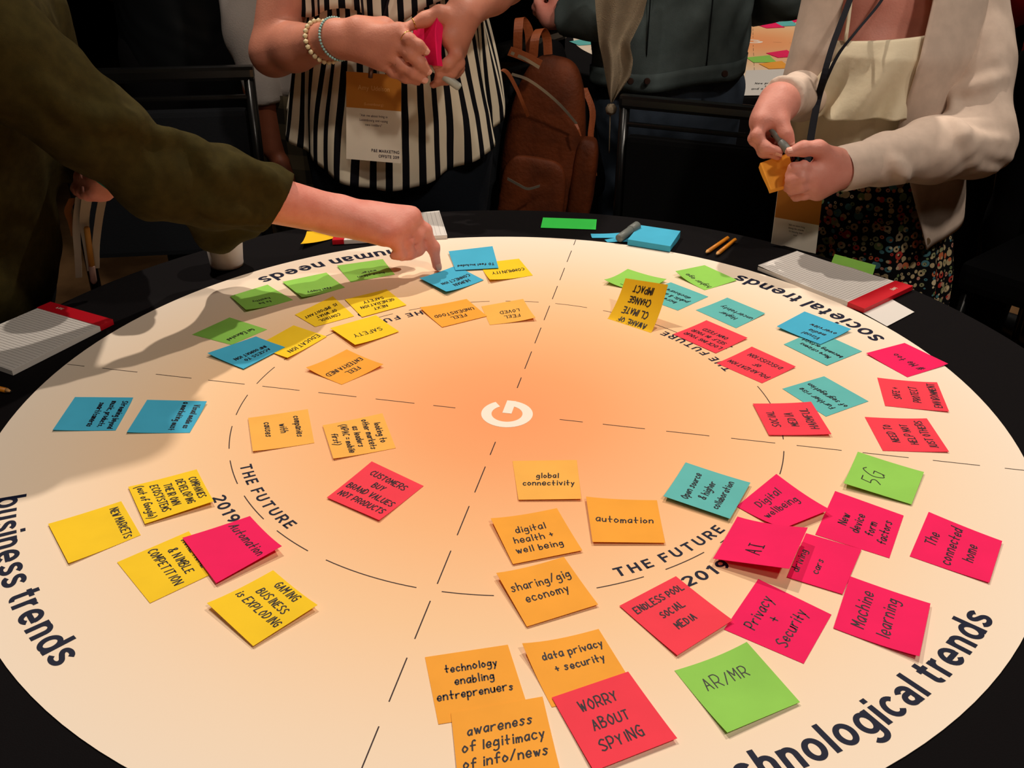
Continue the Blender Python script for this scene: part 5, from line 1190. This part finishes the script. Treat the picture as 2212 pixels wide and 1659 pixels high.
flat_sheet('sticky_note', [(1803, 549), (1892, 573), (1884, 598), (1793, 574)], NC['green'], 'blank green note behind the notepad near societal trends', 'sticky note')
flat_sheet('sticky_note', [(1173, 470), (1289, 474), (1287, 496), (1168, 492)], NC['neon'], 'blank bright green note alone on the black cloth', 'sticky note')
flat_sheet('sticky_note', [(663, 500), (735, 494), (729, 512), (649, 527)], NC['gold'], 'creased blank yellow note under the reaching wrist', 'sticky note', 0, (6, 0, 0, 9))
flat_sheet('sticky_note', [(1276, 505), (1350, 502), (1340, 514), (1279, 514)], NC['blue'], 'blank blue note left of the blue pad, upper one', 'sticky note', 0, (4, 0, 0, 0))
flat_sheet('sticky_note', [(1306, 518), (1362, 508), (1358, 522), (1312, 523)], NC['blue'], 'blank blue note under the marker beside the blue pad', 'sticky note', .0006)
q = [onz(*p, TZ + .0125) for p in ((1382, 486), (1470, 499), (1448, 532), (1356, 517))]
pad_block('note_pad', 'blue sticky note pad on the black cloth at the far rim', q, (0, 0, -.0115), NC['blue'])
a, b = onz(1336, 516, TZ + .009), onz(1378, 486, TZ + .016); marker(a, b, .0075, 'grey marker leaning on the blue note pad', M_mark2)
def pencil(a, b, label, grp=None):
    a, b = Vector(a), Vector(b); t = thing('pencil', (a + b) / 2, label, 'pencil', grp); d = b - a; r = .0036
    tube('shaft', [a + d * .12, b], r, mat('orange pencil paint', (214, 130, 26), .4, .4), t, n=6); tube('wood_tip', [a + d * .03, a + d * .12], [.0011, r], mat('bare wood', (214, 160, 100), .7, .2), t, n=8); tube('lead', [a, a + d * .03], [.0003, .0011], M_dark, t, n=6)
z = TZ + .0045
pencil(onz(1523, 547, z), onz(1572, 514, z), 'orange pencil on the far rim, the left of two'); pencil(onz(1546, 551, z), onz(1588, 518, z), 'orange pencil on the far rim, the right of two'); pencil(onz(26, 846, z), onz(-70, 824, z), 'orange pencil poking in under the left notepad')
# paper cup
cc = onz(490, 568, TZ + .004); cup = thing('paper_cup', (cc.x, cc.y, TZ), 'white paper cup under the reaching sleeve', 'cup')
def lathe(nm, prof, c, m, par, n=40):
    V = [(c[0] + r * math.cos(2 * PI * k / n), c[1] + r * math.sin(2 * PI * k / n), c[2] + h) for r, h in prof for k in range(n)]
    F = [(j * n + k, j * n + (k + 1) % n, (j + 1) * n + (k + 1) % n, (j + 1) * n + k) for j in range(len(prof) - 1) for k in range(n)]; return mesh(nm, V, F, m, par)
M_cup = mat('white paper cup', (214, 204, 196), .6, .3)
lathe('cup_wall', [(.0255, .001), (.0270, .0012), (.0275, .006), (.0272, .007), (.033, .075), (.0325, .075), (.0268, .008), (.0005, .0075)], (cc.x, cc.y, TZ), M_cup, cup)
tube('rim', [(cc.x + .0335 * math.cos(2 * PI * k / 32), cc.y + .0335 * math.sin(2 * PI * k / 32), TZ + .0755) for k in range(32)], .0015, M_cup, cup, n=6, closed=True)

# ================================================================= notes and papers on the far table
FT = [('teal', (1262, 92), .4, 'teal note on the far poster left of the scarf, lower'), ('teal', (1262, 78), 1.0, 'teal note on the far poster left of the scarf, upper'), ('pink', (1665, 56), .3, 'magenta note on the far poster beside the denim jacket'),
      ('pink', (1702, 44), .9, 'magenta note far back on the distant poster'), ('teal', (1698, 52), .2, 'teal note between magenta ones on the far poster'), ('pink', (1690, 118), .3, 'magenta note on the far poster nearest the cardigan'),
      ('teal', (1715, 33), .5, 'teal note at the back rim of the far poster'), ('green', (1645, 129), .1, 'green note on the far poster above the scribbled sheet'), ('orange', (1675, 142), .2, 'orange note on the far poster above the scribbled sheet'), ('pink', (1735, 30), .5, 'magenta note at the back rim of the far poster')]
for c, p, rz, lab in FT:
    o = onz(p[0], p[1], TZ + .002); t = thing('sticky_note', o, lab, 'sticky note'); R = Matrix.Rotation(rz, 3, 'Z')
    V, F = sheet_mesh(lambda u, v, off: tuple(o + R @ Vector(((u - .5) * .076, (v - .5) * .076, .006 * v * v * u + off))), 6); mesh('sheet', V, F, NC[c], t)
q = [onz(1612, 152, TZ + .003), onz(1742, 148, TZ + .003), onz(1745, 204, TZ + .003), onz(1602, 206, TZ + .003)]
t = thing('paper_sheet', q[0].lerp(q[2], .5), 'white sheet with scribbled notes at the near rim of the far table', 'paper'); f = bil(q); V, F = sheet_mesh(f, 3, .001); mesh('sheet', V, F, M_page, t, False)
st = write(['New product on the', 'store side', 'and a communication', 'promotion'], .07, .5, .28, 1.5, seed=3); V, F = strokes_mesh(st, f, .004, .001); mesh('handwriting', V, F, M_pen2, t, False)
